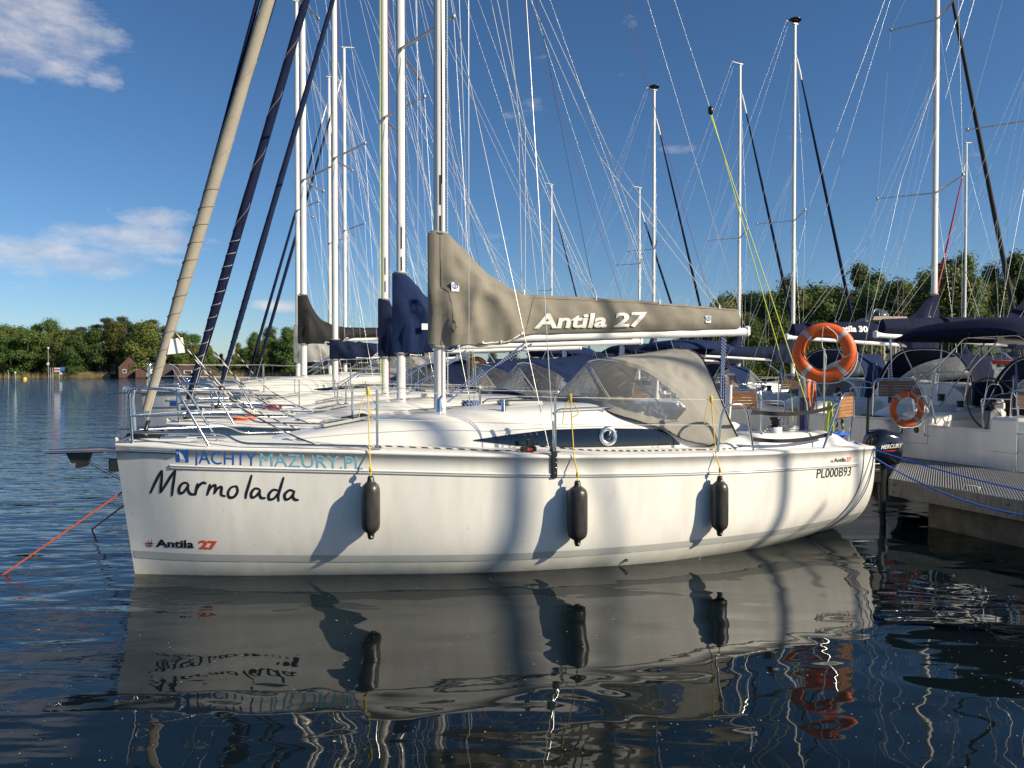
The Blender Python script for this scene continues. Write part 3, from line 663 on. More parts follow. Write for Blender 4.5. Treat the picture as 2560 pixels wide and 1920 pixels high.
def bimini(r, material, s0=5.9, s1=7.9, w=1.15, z=2.75, h=.16, arch=False):
    b = MB(); rows = []
    for i in range(15):
        t = i / 14; s = s0 + (s1 - s0) * t; e = math.sin(math.pi * t) ** .35 if 0 < t < 1 else 0
        rr = []
        for j in range(17):
            a = -1 + 2 * j / 16; yy = a * w * (1 - .12 * (1 - e)); zz = z + h * e * (1 - a * a) ** .5 * 1 - (.10 * abs(a) ** 4) + .01 * fn(s * 3, a * 3, 1)
            rr.append((s, yy, zz))
        rows.append(rr)
    b.grid(rows, 0, flip=True); und = [[(p[0], p[1], p[2] - .05 - .03 * (1 - abs(p[1]) / w)) for p in rr] for rr in rows]; b.grid(und, 0)
    b.grid([rows[0], und[0]], 0); b.grid([und[-1], rows[-1]], 0); b.grid([[a[0], u[0]] for a, u in zip(rows, und)], 0); b.grid([[u[-1], a[-1]] for a, u in zip(rows, und)], 0)
    o = b.build('bimini_top', material, r)
    m = (s0 + s1) / 2 + .2
    for sg in (1, -1):
        f = MB(); y = sg * (w - .06); f.tube([(m, y, 1.2), (s0 + .15, y, z - .08)], .012, 6); f.tube([(m, y, 1.2), (s1 - .15, y, z - .08)], .012, 6); f.tube([(m - .05, y, 1.55), ((s0 + s1) / 2, y, z - .05)], .010, 6); f.build('bimini_frame', CHROME, o)
    return o
def backstay(r, top=12.8, split=True):
    a = Vector((3.35, 0, top + .05)); n = Vector((6.47, 0, 5.2)); b = MB(); b.tube([a, n], .0035, 4)
    if split:
        for sg in (1, -1): b.tube([n, (7.85, sg * .35, 1.35)], .0035, 4)
    b.build('backstay', WIRE, r)
def stern_gear(r):
    b = MB(); b.lathe([(0, .02), (.03, .02), (.03, .3), (0, .32)], (6.95, -.5, 1.05), n=10); 
    b.build('pedestal', GEL, r)
def bowsprit(r, D=True):
    b = MB(); P = [(-.74, .05), (-.70, .10), (-.3, .145), (.0, .15), (.26, .15)]
    for sg in (1, -1):
        b.tube([(x, sg * y, 1.205) for x, y in P], .013, 6)
        if D:
            b.tube([(-.02, sg * .15, 1.205), (.42, sg * (hull_half(.42, 1.2) + .02), 1.20)], .016, 6, flat=.6)
    b.build('bowsprit', CHROME, r)
    c = MB(); c.add([(-.74, -.05, 1.212), (-.74, .05, 1.212), (-.3, .14, 1.212), (-.0, .15, 1.212), (-.0, -.15, 1.212), (-.3, -.14, 1.212)], [(0, 5, 4, 3, 2, 1)], 0, False)
    c.add([(-.74, -.05, 1.197), (-.74, .05, 1.197), (-.3, .14, 1.197), (-.0, .15, 1.197), (-.0, -.15, 1.197), (-.3, -.14, 1.197)], [(0, 1, 2, 3, 4, 5)], 0, False); c.build('bow_platform', TEAKD, r)
    if D:
        c = MB(); c.tube([(-.5, 0, 1.17), (-.10, 0, .905)], .012, 8); c.build('bobstay', CHROME, r)
        c = MB(); c.box((-.09, 0, .885), (.05, .07, .09), bev=.01); c.build('stem_fitting', BLACK, r); c = MB(); c.box((-.165, 0, 1.06), (.10, .09, .12), bev=.01); c.build('bow_light', BLACK, r)
        c = MB(); c.add([(-.57, -.05, 1.19), (-.36, -.05, 1.19), (-.40, -.05, 1.06), (-.50, -.05, 1.04), (-.57, .05, 1.19), (-.36, .05, 1.19), (-.40, .05, 1.06), (-.50, .05, 1.04)],
              [(0, 3, 2, 1), (4, 5, 6, 7), (0, 1, 5, 4), (1, 2, 6, 5), (2, 3, 7, 6), (3, 0, 4, 7)], 0, False); c.box((-.515, -.0, 1.07), (.05, .12, .05), 1); c.build('ladder_bracket', [BLACK, CHROME], r)

def yacht(label, s_off, v, flip=False, scale=1.0, cover=NAVY, hood=NAVY, stay=NAVYD, D=0, two=False, top=12.8, group=None, bim=None, ob=None, sprit=True, seed=0, seam=None, lean=0.0, motor_rot=0, hoodon=True, wide=1.0, text=None):
    if flip: r = root('sailing_yacht', label, 'sailboat', W(s_off, v), TH + math.pi, group, scale)
    else: r = root('sailing_yacht', label, 'sailboat', W(s_off, v), TH, group, scale)
    for nm, me in (('hull', HULL_ME), ('deck', DECK_ME), ('coachroof', CABIN_ME), ('coaming', COAM_ME), ('boot_stripe', STRIPE_ME), ('hull_moulding', GROOVE_ME), ('cabin_window', WINDOW_ME), ('porthole', PORT_ME[0]), ('porthole', PORT_ME[1])):
        o = bpy.data.objects.new(nm, me); COL.objects.link(o); o.parent = r
    m = mast_parts(r, D, top / scale if scale != 1 else top, two, wide=wide)
    furled(r, stay, D=D > 0, head_z=(top / scale) - .9, seam=seam, rad=.060 if D > 1 else .050)
    co = boom_cover(r, cover, D=1.0 if D else .8, seed=seed, n=110 if D > 1 else 60, m=36 if D > 1 else 20)
    lazyjacks(r, rr=.0038 if D > 1 else .0026); sheets(r); 
    if hoodon: sprayhood(r, hood, 1.0 if D > 1 else .8, *((90, 170) if D > 1 else (30, 50)))
    pulpit(r, D > 0); lifelines(r, D > 1); pushpit(r, D > 1); winch(r)
    backstay(r, top / scale, D < 2)
    if sprit: bowsprit(r, D > 1)
    h = MB(); h.box((3.95, 0, 1.605), (.42, .42, .04), bev=.015); h.box((3.95, 0, 1.628), (.36, .36, .012), 1, bev=.004); h.build('deck_hatch', [GREYS, SMOKE], r); h = MB(); h.box((2.0, 0, 1.445), (.5, .46, .03), rot=Matrix.Rotation(-.17, 3, 'Y'), bev=.01); h.box((2.0, 0, 1.464), (.42, .38, .01), 1, rot=Matrix.Rotation(-.17, 3, 'Y')); h.build('deck_hatch', [GREYS, SMOKE], r)
    for sg in (1, -1): g = MB(); g.tube(round_path([(4.05, sg * .80, 1.50), (4.1, sg * .80, 1.56), (5.1, sg * .84, 1.59), (5.14, sg * .84, 1.53)], .05), .011, 6); g.tube([(4.6, sg * .82, 1.575), (4.6, sg * .82, 1.51)], .009, 6); g.build('grab_rail', CHROME, r)
    if bim: bimini(r, bim)
    if ob: outboard(r, LOA + .28, .35, .98, ob if ob != True else None, motor_rot)
    return r, co

# ------------------------------------------------------------------ structure: water, land, pier
def make_water():
    b = MB(); Rg = 4000; b.add([(-Rg, -300, 0), (Rg, -300, 0), (Rg, Rg, 0), (-Rg, Rg, 0)], [(0, 1, 2, 3)], 0, False)
    m = bpy.data.materials.new('lake_water'); m.use_nodes = True; nt = m.node_tree; N = nt.nodes.new; K = nt.links.new; p = nt.nodes['Principled BSDF']
    p.inputs['Base Color'].default_value = (.0035, .0075, .0095, 1); p.inputs['Roughness'].default_value = .015; p.inputs['IOR'].default_value = 1.34
    tc = N('ShaderNodeTexCoord')
    def nz(sc, scale, det, rot=0, dist=0.0, ro=.5):
        mp = N('ShaderNodeMapping'); mp.inputs['Scale'].default_value = sc; mp.inputs['Rotation'].default_value = (0, 0, rot); K(tc.outputs['Object'], mp.inputs[0])
        n = N('ShaderNodeTexNoise'); n.inputs['Scale'].default_value = scale; n.inputs['Detail'].default_value = det; n.inputs['Distortion'].default_value = dist; n.inputs['Roughness'].default_value = ro; K(mp.outputs[0], n.inputs['Vector']); return n.outputs[0]
    def M(op, a, b=None, clamp=False):
        n = N('ShaderNodeMath'); n.operation = op; n.use_clamp = clamp
        for i, q in enumerate((a, b)):
            if q is None: continue
            if isinstance(q, (int, float)): n.inputs[i].default_value = q
            else: K(q, n.inputs[i])
        return n.outputs[0]
    sp = N('ShaderNodeSeparateXYZ'); K(tc.outputs['Object'], sp.inputs[0])
    # open lake beyond the bows is rougher than the sheltered water between the hulls and the pontoon
    open_ = N('ShaderNodeMapRange'); open_.interpolation_type = 'SMOOTHSTEP'; open_.inputs[1].default_value = 1.9; open_.inputs[2].default_value = 4.0
    d = M('ADD', M('MULTIPLY', sp.outputs[0], -1.0), M('MULTIPLY', sp.outputs[1], .02)); K(d, open_.inputs[0])
    far = N('ShaderNodeMapRange'); far.inputs[1].default_value = 9; far.inputs[2].default_value = 60; K(sp.outputs[1], far.inputs[0])
    swell = nz((.55, 1.0, 1), 1.5, 1.5, .12, .4); rip = nz((.28, 1.0, 1), 3.0, 2.0, .16, .5); fine = nz((.5, 1.0, 1), 11, 2, .1)
    wav = nz((.35, 1.0, 1), .9, 3, -.1, .3)
    a1 = M('MULTIPLY', swell, .031)
    a2 = M('MULTIPLY', rip, M('ADD', .0022, M('MULTIPLY', open_.outputs[0], .030)))
    a3 = M('MULTIPLY', fine, M('ADD', .00022, M('MULTIPLY', M('MULTIPLY', open_.outputs[0], M('ADD', far.outputs[0], .10)), .03)))
    a4 = M('MULTIPLY', wav, M('MULTIPLY', M('MULTIPLY', open_.outputs[0], far.outputs[0]), .34))
    h = M('ADD', M('ADD', a1, a2), M('ADD', a3, a4))
    bp = N('ShaderNodeBump'); bp.inputs['Strength'].default_value = 1.0; bp.inputs['Distance'].default_value = 1.0; K(h, bp.inputs['Height']); K(bp.outputs[0], p.inputs['Normal'])
    o = b.build('lake_water', m); struct(o)
    # floating pollen and blossom specks
    q = MB(); rr = random.Random(3)
    for i in range(1100):
        y = 2.6 + 6.0 * rr.random() ** 1.3; x = (rr.random() - .5) * 1.5 * y; z = .004; s_ = rr.choice((.003, .003, .004, .006)) * (1 if rr.random() < .97 else 2.2); a = rr.random() * 6.28
        q.add([(x + s_ * math.cos(a + k * 2.1) * (1.6 if k == 0 else 1), y + s_ * math.sin(a + k * 2.1), z) for k in range(3)], [(0, 1, 2)], 0 if rr.random() < .8 else 1, False)
    stuff(q.build('floating_pollen', [mat('pollen', (.42, .40, .30), .8), mat('yellow_petal', (.6, .5, .12), .8)]), 'scattered pale specks of pollen floating on the dark water', 'pollen')
make_water()

GRASS = mat('grass_bank', (.075, .105, .025), .9, var=.35, vscale=.25, col2=(.045, .07, .018))
SHORE = [(-420, 262), (-150, 246), (-95, 240), (-60, 236), (-25, 225), (10, 200), (28, 160), (36, 115), (44, 84), (75, 62), (140, 45), (420, 30)]
def ground_z(x, y):   # height of land at a place
    best = 1e9
    for (x0, y0), (x1, y1) in zip(SHORE, SHORE[1:]):
        dx, dy = x1 - x0, y1 - y0; t = max(0, min(1, ((x - x0) * dx + (y - y0) * dy) / (dx * dx + dy * dy))); best = min(best, math.hypot(x - x0 - t * dx, y - y0 - t * dy))
    r = math.hypot(x, y); hill = lin(x / max(y, 1), [(-.8, .8), (-.6, 1.1), (-.52, 1.5), (-.45, 1.0), (-.35, .5), (0, .45), (.4, .8), (.8, 1.0)])
    return lin(best, [(0, -.2), (1.5, .5), (12, 1.1), (40, 4.5 * hill + .6), (90, 9.5 * hill), (220, 14 * hill), (1500, 24)])
def make_land():
    b = MB(); rows = []
    pts = []
    for (x0, y0), (x1, y1) in zip(SHORE, SHORE[1:]):
        for k in range(8): t = k / 8; pts.append((x0 + (x1 - x0) * t, y0 + (y1 - y0) * t))
    pts.append(SHORE[-1])
    for d in (-1.5, 0, 1.2, 5, 12, 25, 40, 60, 90, 150, 250, 700, 2500):
        row = []
        for i, (x, y) in enumerate(pts):
            r = math.hypot(x, y); k = (r + d) / r; X, Y = x * k, y * k
            row.append((X, Y, (ground_z(X, Y) + .25 * fn(X, Y, 0, .08)) if d > 0 else (-.5 if d < 0 else .02)))
        rows.append(row)
    b.grid(rows, 0, flip=True); struct(b.build('grass_bank', GRASS))
make_land()

def make_pier():
    CONC = mat('pontoon_concrete', (.15, .135, .105), .9, col2=(.065, .06, .045), vscale=5, bump=.5, bscale=30)
    GALV = mat('galvanised_steel', (.17, .175, .175), .5, .35, var=.35, vscale=7, bump=.2, stretch=(4, 4, 1))
    p = root('floating_pier', 'galvanised floating pier with ribbed deck on concrete pontoons behind the near yacht stern', 'pier', W(9, 0), TH)
    W_ = 2.16; sk = 1.78 / 2.10      # skew of the ribs: v gained per metre across
    b = MB(); v = -13.0
    while v < -.36:
        A, Bp = Vector((.03, v, 0)), Vector((W_, v + sk * W_, 0)); n = Vector((-sk, 1, 0)).normalized() * .0088; rows = []
        for q in (A, Bp): rows.append([q - n + Vector((0, 0, .50)), q - n + Vector((0, 0, .543)), q + Vector((0, 0, .549)), q + n + Vector((0, 0, .543)), q + n + Vector((0, 0, .50))])
        b.grid(rows, 0, flip=True, smooth=False); v += .0365
    stuff(b.build('deck_ribs', mat('deck_rib_metal', (.27, .275, .28), .42, .2, var=.15, vscale=7), p))
    b = MB(); b.add([(.0, -13, .505), (2.2, -13, .505), (2.2, 1.48, .505), (.0, -.36, .505), (.0, -13, .49), (2.2, -13, .49), (2.2, 1.48, .49), (.0, -.36, .49)], [(0, 1, 2, 3), (7, 6, 5, 4), (2, 6, 7, 3)], 0, False); b.build('deck_underlay', mat('underlay', (.035, .037, .045), .8), p)
    GAL2 = GALV
    for x, vend in ((-.015, -.37), (2.215, 1.50)):
        v1 = vend
        for k in range(4):
            v0 = v1 - (3.0 if k else 1.9); b = MB(); b.box((x, (v0 + v1) / 2, .44), (.03, v1 - v0 - .012, .225), bev=.004)
            for vv in (v0 + .08, v0 + .26, v1 - .09):
                for zz in (.385, .485): b.lathe([(.013, 0), (.013, .007), (0, .011)], (x - .016, vv, zz), (-1, 0, 0), 6)
            b.build('edge_beam', GALV, p); v1 = v0
    b = MB(); d = Vector((2.2, 1.86, 0)); b.box((1.1, .57, .44), (d.length, .03, .225), rot=Matrix.Rotation(math.atan2(d.y, d.x), 3, 'Z'), bev=.004); b.build('end_beam', GALV, p)
    for v0 in (-2.1, -5.9, -9.7):
        b = MB(); b.box((1.12, v0, .02), (1.94, 2.6, .58), bev=.03); b.build('float_block', CONC, p)
    for v in (-1.45, -4.4): 
        b = MB(); b.tube(round_path([(.12, v - .1, .55), (.12, v - .1, .61), (.12, v + .1, .61), (.12, v + .1, .55)], .03), .01, 6); b.build('mooring_cleat', CHROME, p)
make_pier()

# ------------------------------------------------------------------ trees
def foliage_mesh(kind, seed):
    rr = random.Random(seed); b = MB(); cl = []
    if kind == 'pine':
        H = 17
        for i in range(15): a = rr.random() * 6.28; z = rr.uniform(.55, .98) * H; d = (1 - (z / H - .5) * 1.3) * rr.uniform(.6, 3.6); cl.append((d * math.cos(a), d * math.sin(a), z, rr.uniform(1.1, 2.0), .55))
    elif kind == 'birch':
        H = 18
        for i in range(30): z = rr.uniform(.34, .98) * H; a = rr.random() * 6.28; d = math.sin(min(1, (1.02 - z / H) * 1.8) * 1.5) * rr.uniform(.3, 2.7); cl.append((d * math.cos(a), d * math.sin(a), z, rr.uniform(.9, 1.6), 1.1))
    elif kind == 'broad':
        H = 15
        for i in range(34): z = rr.uniform(.12, .95) * H; a = rr.random() * 6.28; d = math.sin(math.pi * min(1, max(.05, z / H * .92 + .08)) ** .8) * rr.uniform(1.2, 4.1); cl.append((d * math.cos(a), d * math.sin(a), z, rr.uniform(1.2, 2.0), .8))
    else:
        H = 5
        for i in range(16): z = rr.uniform(.1, .85) * H; a = rr.random() * 6.28; d = rr.uniform(.2, 2.6) * (1 - z / H * .5); cl.append((d * math.cos(a), d * math.sin(a), z, rr.uniform(.8, 1.3), .8))
    for (cx, cy, cz, cr, fl) in cl:
        n = int(230 * cr) if kind != 'bush' else 150
        for _ in range(n):
            u = Vector((rr.gauss(0, 1), rr.gauss(0, 1), rr.gauss(0, 1))).normalized(); rad = cr * (rr.uniform(.35, 1.05) if rr.random() < .72 else rr.uniform(.9, 1.55)); p = Vector((cx + u.x * rad, cy + u.y * rad, cz + u.z * rad * fl))
            nrm = (u + Vector((rr.gauss(0, .5), rr.gauss(0, .5), rr.gauss(0, .5) + .3))).normalized(); x = nrm.orthogonal().normalized(); y = nrm.cross(x); s_ = rr.uniform(.09, .26) * (1.0 if kind != 'bush' else .6); an = rr.random() * 6.28
            q = [p + (x * math.cos(an + k * 2.094) + y * math.sin(an + k * 2.094)) * s_ * (1.5 if k == 0 else 1) for k in range(3)]
            b.add(q, [(0, 1, 2)], 0, False)
    return b, H, cl
LEAF = {'pine': mat('pine_needles', (.040, .062, .022), .75, randhue=.5, trans=.15, var=.4, vscale=.6), 'birch': mat('birch_leaves', (.120, .165, .040), .65, randhue=.5, trans=.3, var=.3, vscale=.5),
        'broad': mat('broad_leaves', (.085, .130, .026), .65, randhue=.6, trans=.28, var=.3, vscale=.5), 'bush': mat('bush_leaves', (.105, .165, .026), .65, randhue=.5, trans=.28, var=.3, vscale=.8)}
BARK = {'pine': mat('pine_bark', (.19, .11, .065), .9, var=.4, vscale=3), 'birch': mat('birch_bark', (.42, .40, .36), .8, var=.6, vscale=3), 'broad': mat('grey_bark', (.10, .085, .065), .9, var=.3, vscale=3), 'bush': mat('twig_bark', (.08, .06, .04), .9)}
TREES = {}
for kind, cnt in (('pine', 3), ('birch', 4), ('broad', 4), ('bush', 2)):
    for i in range(cnt):
        fb, H, cl = foliage_mesh(kind, 100 + i * 7 + len(kind)); t = MB(); rr = random.Random(i)
        if kind != 'bush':
            P = [Vector((.25 * fn(i, z, 0, .3), .25 * fn(z, i, 5, .3), z)) for z in [H * .93 * k / 8 for k in range(9)]]; t.tube(P, [.24 * (1 - .85 * k / 8) + .02 for k in range(9)], 7)
            for c in cl[::2]:
                z0 = max(H * .15, c[2] - 2.0); t.tube([Vector((0, 0, z0)), Vector((c[0] * .5, c[1] * .5, (z0 + c[2]) / 2 - .2)), Vector((c[0], c[1], c[2]))], [.08, .06, .025], 4)
        else:
            for c in cl[::3]: t.tube([Vector((c[0] * .3, c[1] * .3, 0)), Vector(c[:3])], [.05, .02], 4)
        TREES.setdefault(kind, []).append((fb.data('crown', LEAF[kind]), t.data('trunk', BARK[kind]), H))
def tree(kind, x, y, h, label, group, var=None):
    T = TREES[kind]; c, t, H = T[rnd.randrange(len(T)) if var is None else var % len(T)]
    r = root({'pine': 'pine_tree', 'birch': 'birch_tree', 'broad': 'broadleaf_tree', 'bush': 'bush'}[kind], label, 'bush' if kind == 'bush' else 'tree', (x, y, ground_z(x, y) - .1), rnd.random() * 6.28, group)
    k = h / H; r.scale = (k * rnd.uniform(.9, 1.25), k * rnd.uniform(.9, 1.25), k)
    for nm, me in (('trunk', t), ('crown', c)): o = bpy.data.objects.new(nm, me); COL.objects.link(o); o.parent = r
    return r
def zone(px):
    for a, t in ((-10, ', beyond the left edge'), (90, ', at the left edge'), (230, ', left of the red boathouse'), (330, ', above the red boathouse'), (480, ', around the foot of the taupe furled sail'), (620, ', between the furled sails'), (900, ', beside the black mast cover'), (1785, ', under the near boom'),
                 (1900, ', just past the near boom end'), (2060, ', above the lifebuoy'), (2200, ', left of the domed pavilion'), (2340, ', by the thick white mast'), (2460, ', beside the mast with the red sail')):
        if px < a: return t
    return ', at the right edge'
def wood(prof, d0, rows, step, kinds, label, group, dd=9, hmin=5):
    """rows of single trees; prof: treetop row in the photograph along the column -> true heights at their distance"""
    px = prof[0][0]
    n = 0
    for k in range(rows):
        px = prof[0][0] + (k * 13) % 20
        while px < prof[-1][0]:
            d = d0(px) + k * dd + rnd.uniform(-2.5, 2.5); x = (px - 1280) / FPX * d; top = CAM_H + (HZ - lin(px, prof)) / FPX * d
            g = ground_z(x, d); h = (top - g) * rnd.uniform(.80, 1.04) * (1 if k == rows - 1 else rnd.uniform(.72, .95)); 
            kd = kinds(px, k, rows); h = max(hmin, min(h, 26))
            tree(kd, x, d, h, label[kd] + zone(px), group[kd] + zone(px)); n += 1
            px += step * rnd.uniform(.75, 1.3) * FPX / d
    return n
LBL = {'pine': 'dark flat topped pine on the far hill', 'broad': 'dense green tree on the far shore', 'birch': 'tall pale green tree on the far shore', 'bush': 'low green bush on the far bank of the lake'}
GRP = {'pine': 'pines on the far hill', 'broad': 'broadleaf trees on the far shore', 'birch': 'pale trees on the far shore', 'bush': 'bushes on the far shore'}
wood([(-900, 815), (-500, 795), (-120, 800), (20, 812), (70, 808), (110, 802), (160, 806), (200, 796), (260, 790), (330, 792), (400, 808), (470, 825), (510, 850), (540, 885), (570, 885), (610, 850), (650, 818), (690, 810), (740, 820), (800, 850), (900, 868)],
     lambda px: lin(px, [(-900, 262), (-120, 250), (500, 244), (900, 235)]), 4, 5.0, lambda px, k, n: ('pine' if rnd.random() < .8 else 'broad') if (k >= 2 and 170 < px < 480) else ('broad' if rnd.random() < .75 else 'birch'), LBL, GRP, dd=11)
wood([(900, 870), (1100, 880), (1400, 875), (1600, 860), (1700, 830), (1780, 760)], lambda px: lin(px, [(900, 230), (1300, 212), (1600, 175), (1780, 140)]), 2, 7.5, lambda px, k, n: 'broad' if rnd.random() < .8 else 'birch', LBL, GRP, dd=12)
LBR = {'pine': 'dark pine in the right-hand wood', 'broad': 'rounded broadleaf tree in the right-hand wood', 'birch': 'tall slender birch in the right-hand wood', 'bush': 'bright green bush below the right-hand wood'}
GRR = {'pine': 'pines in the right-hand wood', 'broad': 'broadleaf trees of the right-hand wood', 'birch': 'birches of the right-hand wood', 'bush': 'bushes under the right-hand wood'}
wood([(1750, 752), (1800, 742), (1850, 732), (1900, 722), (1950, 700), (2000, 708), (2050, 712), (2090, 690), (2110, 668), (2180, 655), (2230, 672), (2280, 640), (2330, 645), (2390, 648), (2430, 634), (2500, 638), (2560, 628), (2800, 620), (3300, 610)],
     lambda px: lin(px, [(1750, 135), (1900, 118), (2200, 104), (2560, 96), (3300, 90)]), 4, 3.6, lambda px, k, n: 'broad' if (px < 2080 and rnd.random() < .75) or rnd.random() < .15 else ('pine' if rnd.random() < .18 else 'birch'), LBR, GRR, dd=6)
wood([(1800, 800), (1900, 800), (2000, 770), (2080, 765), (2150, 800), (2160, 830)], lambda px: 92, 1, 4.2, lambda px, k, n: 'broad', LBR, GRR, dd=5, hmin=3)
wood([(1790, 850), (2170, 850)], lambda px: 86, 1, 3.2, lambda px, k, n: 'bush', LBR, GRR, dd=5, hmin=2.4)
wood([(2150, 885), (2800, 880)], lambda px: 84, 1, 3.2, lambda px, k, n: 'bush', LBR, GRR, dd=5, hmin=1.6)
# reeds
b = MB(); rr = random.Random(5)
for i in range(5200):
    px = rr.choice((rr.uniform(130, 275), rr.uniform(440, 760), rr.uniform(-60, 140) if rr.random() < .25 else rr.uniform(170, 230))); d = 241 + rr.random() * 3 - (px > 440) * 3; x = (px - 1280) / FPX * d; z = .0; h = rr.uniform(.9, 2.4); a = rr.uniform(-.2, .2)
    b.add([(x - .05, d, z), (x + .05, d, z), (x + a, d, z + h)], [(0, 1, 2)], 0, False)
stuff(b.build('reed_bed', mat('dry_reeds', (.34, .27, .13), .9, var=.3, vscale=.4)), 'straw coloured reeds along the far waterline', 'reeds')

# ------------------------------------------------------------------ far buildings
BRICKR = mat('red_boathouse_wall', (.085, .045, .037), .85, var=.25, vscale=1.5); WOODD = mat('dark_boards', (.085, .06, .045), .85, var=.3, vscale=1.2); ROOFD = mat('dark_roof', (.055, .042, .04), .8, var=.2, vscale=1); RENDER = mat('pale_render', (.62, .60, .54), .8, var=.08, vscale=.6); GLASSW = mat('window_glass', (.03, .04, .05), .08); ROOFG = mat('grey_roof', (.12, .125, .13), .7, var=.2, vscale=.8)
def house(label, px, d, w, h, rh, wallm, roofm, base=None, depth=7, gable_front=True, nw=2, door=True, name='boathouse', cat='boathouse'):
    x = (px - 1280) / FPX * d; z = ground_z(x, d) if base is None else base
    r = root(name, label, cat, (x, d, z - .2), math.atan2(x, d) * -1)
    b = MB(); W2 = w / 2
    if gable_front:
        P = [(-W2, 0, 0), (W2, 0, 0), (W2, 0, h), (0, 0, h + rh), (-W2, 0, h)]; Q = [(a, depth, c) for a, _, c in P]
        b.add(P + Q, [(0, 1, 2, 3, 4), (9, 8, 7, 6, 5), (0, 5, 6, 1), (1, 6, 7, 2), (4, 9, 5, 0)], 0, False); b.build('wall', wallm, r)
        for sg in (-1, 1):
            q = MB(); e = sg * (W2 + .35); dz = -.35 * rh / W2
            q.add([(0, -.35, h + rh + .12), (e, -.35, h + dz + .12), (e, depth + .35, h + dz + .12), (0, depth + .35, h + rh + .12), (0, -.35, h + rh - .02), (e, -.35, h + dz - .02), (e, depth + .35, h + dz - .02), (0, depth + .35, h + rh - .02)],
                  [(0, 1, 2, 3), (7, 6, 5, 4), (0, 4, 5, 1), (1, 5, 6, 2), (2, 6, 7, 3)], 0, False); q.build('roof', roofm, r)
    else:
        b.box((0, depth / 2, h / 2), (w, depth, h)); b.build('wall', wallm, r)
        q = MB(); q.box((0, depth / 2, h + .08 + rh / 2), (w + .8, depth + .8, .16 + rh)); q.build('roof', roofm, r)
    for k in range(nw):
        xx = -W2 + w * (k + .5) / nw; q = MB(); q.box((xx, -.02, h * .62), (w / nw * .30, .06, h * .36)); f = q.build('window', WHITEP, r)
        q = MB(); q.box((xx, -.06, h * .62), (w / nw * .25, .03, h * .30)); q.build('pane', GLASSW, f)
    if door: q = MB(); q.box((W2 * .1, -.035, h * .38), (w * .16, .05, h * .74)); q.build('door', WOODD, r)
    return r
house('dark red boathouse with a steep gabled roof on the far shore', 326, 237, 6.6, 3.4, 3.6, BRICKR, ROOFD, base=.3)
house('small rust red shed with a low roof beside the steep boathouse', 353, 236, 3.2, 2.2, 1.2, BRICKR, ROOFD, base=.3, nw=0)
house('white boathouse with a flat roof behind the taupe furled sail', 368, 240, 5, 3.4, .3, RENDER, ROOFG, base=.6, gable_front=False, nw=1, door=False)
house('brown timber boathouse with a wide low roof right of the taupe furled sail', 425, 236, 7, 2.7, 2.0, WOODD, ROOFD, base=.3, nw=0)
house('red brown boathouse with a shallow gable next to the timber boathouse', 470, 234, 8, 2.9, 1.8, BRICKR, ROOFD, base=.3, nw=1)
house('grey roofed timber boathouse nearest the dark furled sails', 520, 232, 6, 2.6, 1.4, WOODD, ROOFG, base=.3, nw=1)
house('white house with a dark flat roof among the trees above the red boathouse', 270, 247, 5, 3.2, .3, RENDER, ROOFD, base=1.6, gable_front=False, nw=2, name='house', cat='house')
house('white house half hidden in trees right of the flat roofed house', 370, 249, 6, 2.6, .3, RENDER, ROOFG, base=2.0, gable_front=False, nw=2, name='house', cat='house')
# shore signs and channel marks
def post(px, py0, d, h, label, tops, cat='sign'):
    x = (px - 1280) / FPX * d; r = root('channel_sign', label, cat, (x, d, 0)); b = MB(); b.tube([(0, 0, -.3), (0, 0, h)], .09, 6); b.build('post', ALUD, r)
    for (dx, z, w, hh, m, shp) in tops:
        b = MB()
        if shp == 'd': b.add([(dx, -.12, z - hh / 2), (dx + w / 2, -.12, z), (dx, -.12, z + hh / 2), (dx - w / 2, -.12, z), (dx, -.05, z - hh / 2), (dx + w / 2, -.05, z), (dx, -.05, z + hh / 2), (dx - w / 2, -.05, z)], [(0, 1, 2, 3), (7, 6, 5, 4), (0, 4, 5, 1), (1, 5, 6, 2), (2, 6, 7, 3), (3, 7, 4, 0)], 0, False)
        elif shp == 'o': b.lathe([(0, -.05), (w / 2, -.05), (w / 2, .05), (0, .05)], (dx, -.1, z), (0, -1, 0), 14)
        else: b.box((dx, -.1, z), (w, .08, hh))
        b.build('sign_board', m, r)
SIGNW = mat('sign_white', (.75, .75, .75), .6); SIGNR = mat('sign_red', (.5, .04, .03), .6); SIGNB = mat('sign_blue', (.04, .2, .6), .6); LAMPM = mat('lamp_glass', (.6, .6, .55), .3)
post(121, 0, 232, 9.6, 'tall grey mast with a round lamp and a white diamond on the far shore', [(0, 9.4, .8, .8, LAMPM, 'o'), (0, 4.5, 1.1, 1.1, SIGNW, 'd')], 'channel mark')
post(148, 0, 236, 3.2, 'red and white striped board beside blue boards on the far shore', [(-.55, 3.1, 1.9, .42, SIGNW, 'b'), (-.55, 2.66, 1.9, .42, SIGNR, 'b'), (-.55, 2.22, 1.9, .42, SIGNW, 'b'), (1.1, 2.9, 1.3, 1.2, SIGNB, 'b'), (.55, 1.5, .8, .7, SIGNW, 'b')])
post(39, 0, 200, 1.9, 'small white diamond on a post low on the left shore', [(0, 1.8, .7, .7, SIGNW, 'd')])
post(21, 0, 226, 2.4, 'thin grey post at the far left edge of the shore', [(0, 2.3, .3, .5, ALUD, 'b')], 'post')
for px in (126, 132): post(px, 0, 233, 3.3, 'thin bare pole in the reeds, %s of two right of the lamp mast' % ('left' if px == 126 else 'right'), [(0, 3.2, .2, .2, ALUD, 'b')], 'pole')
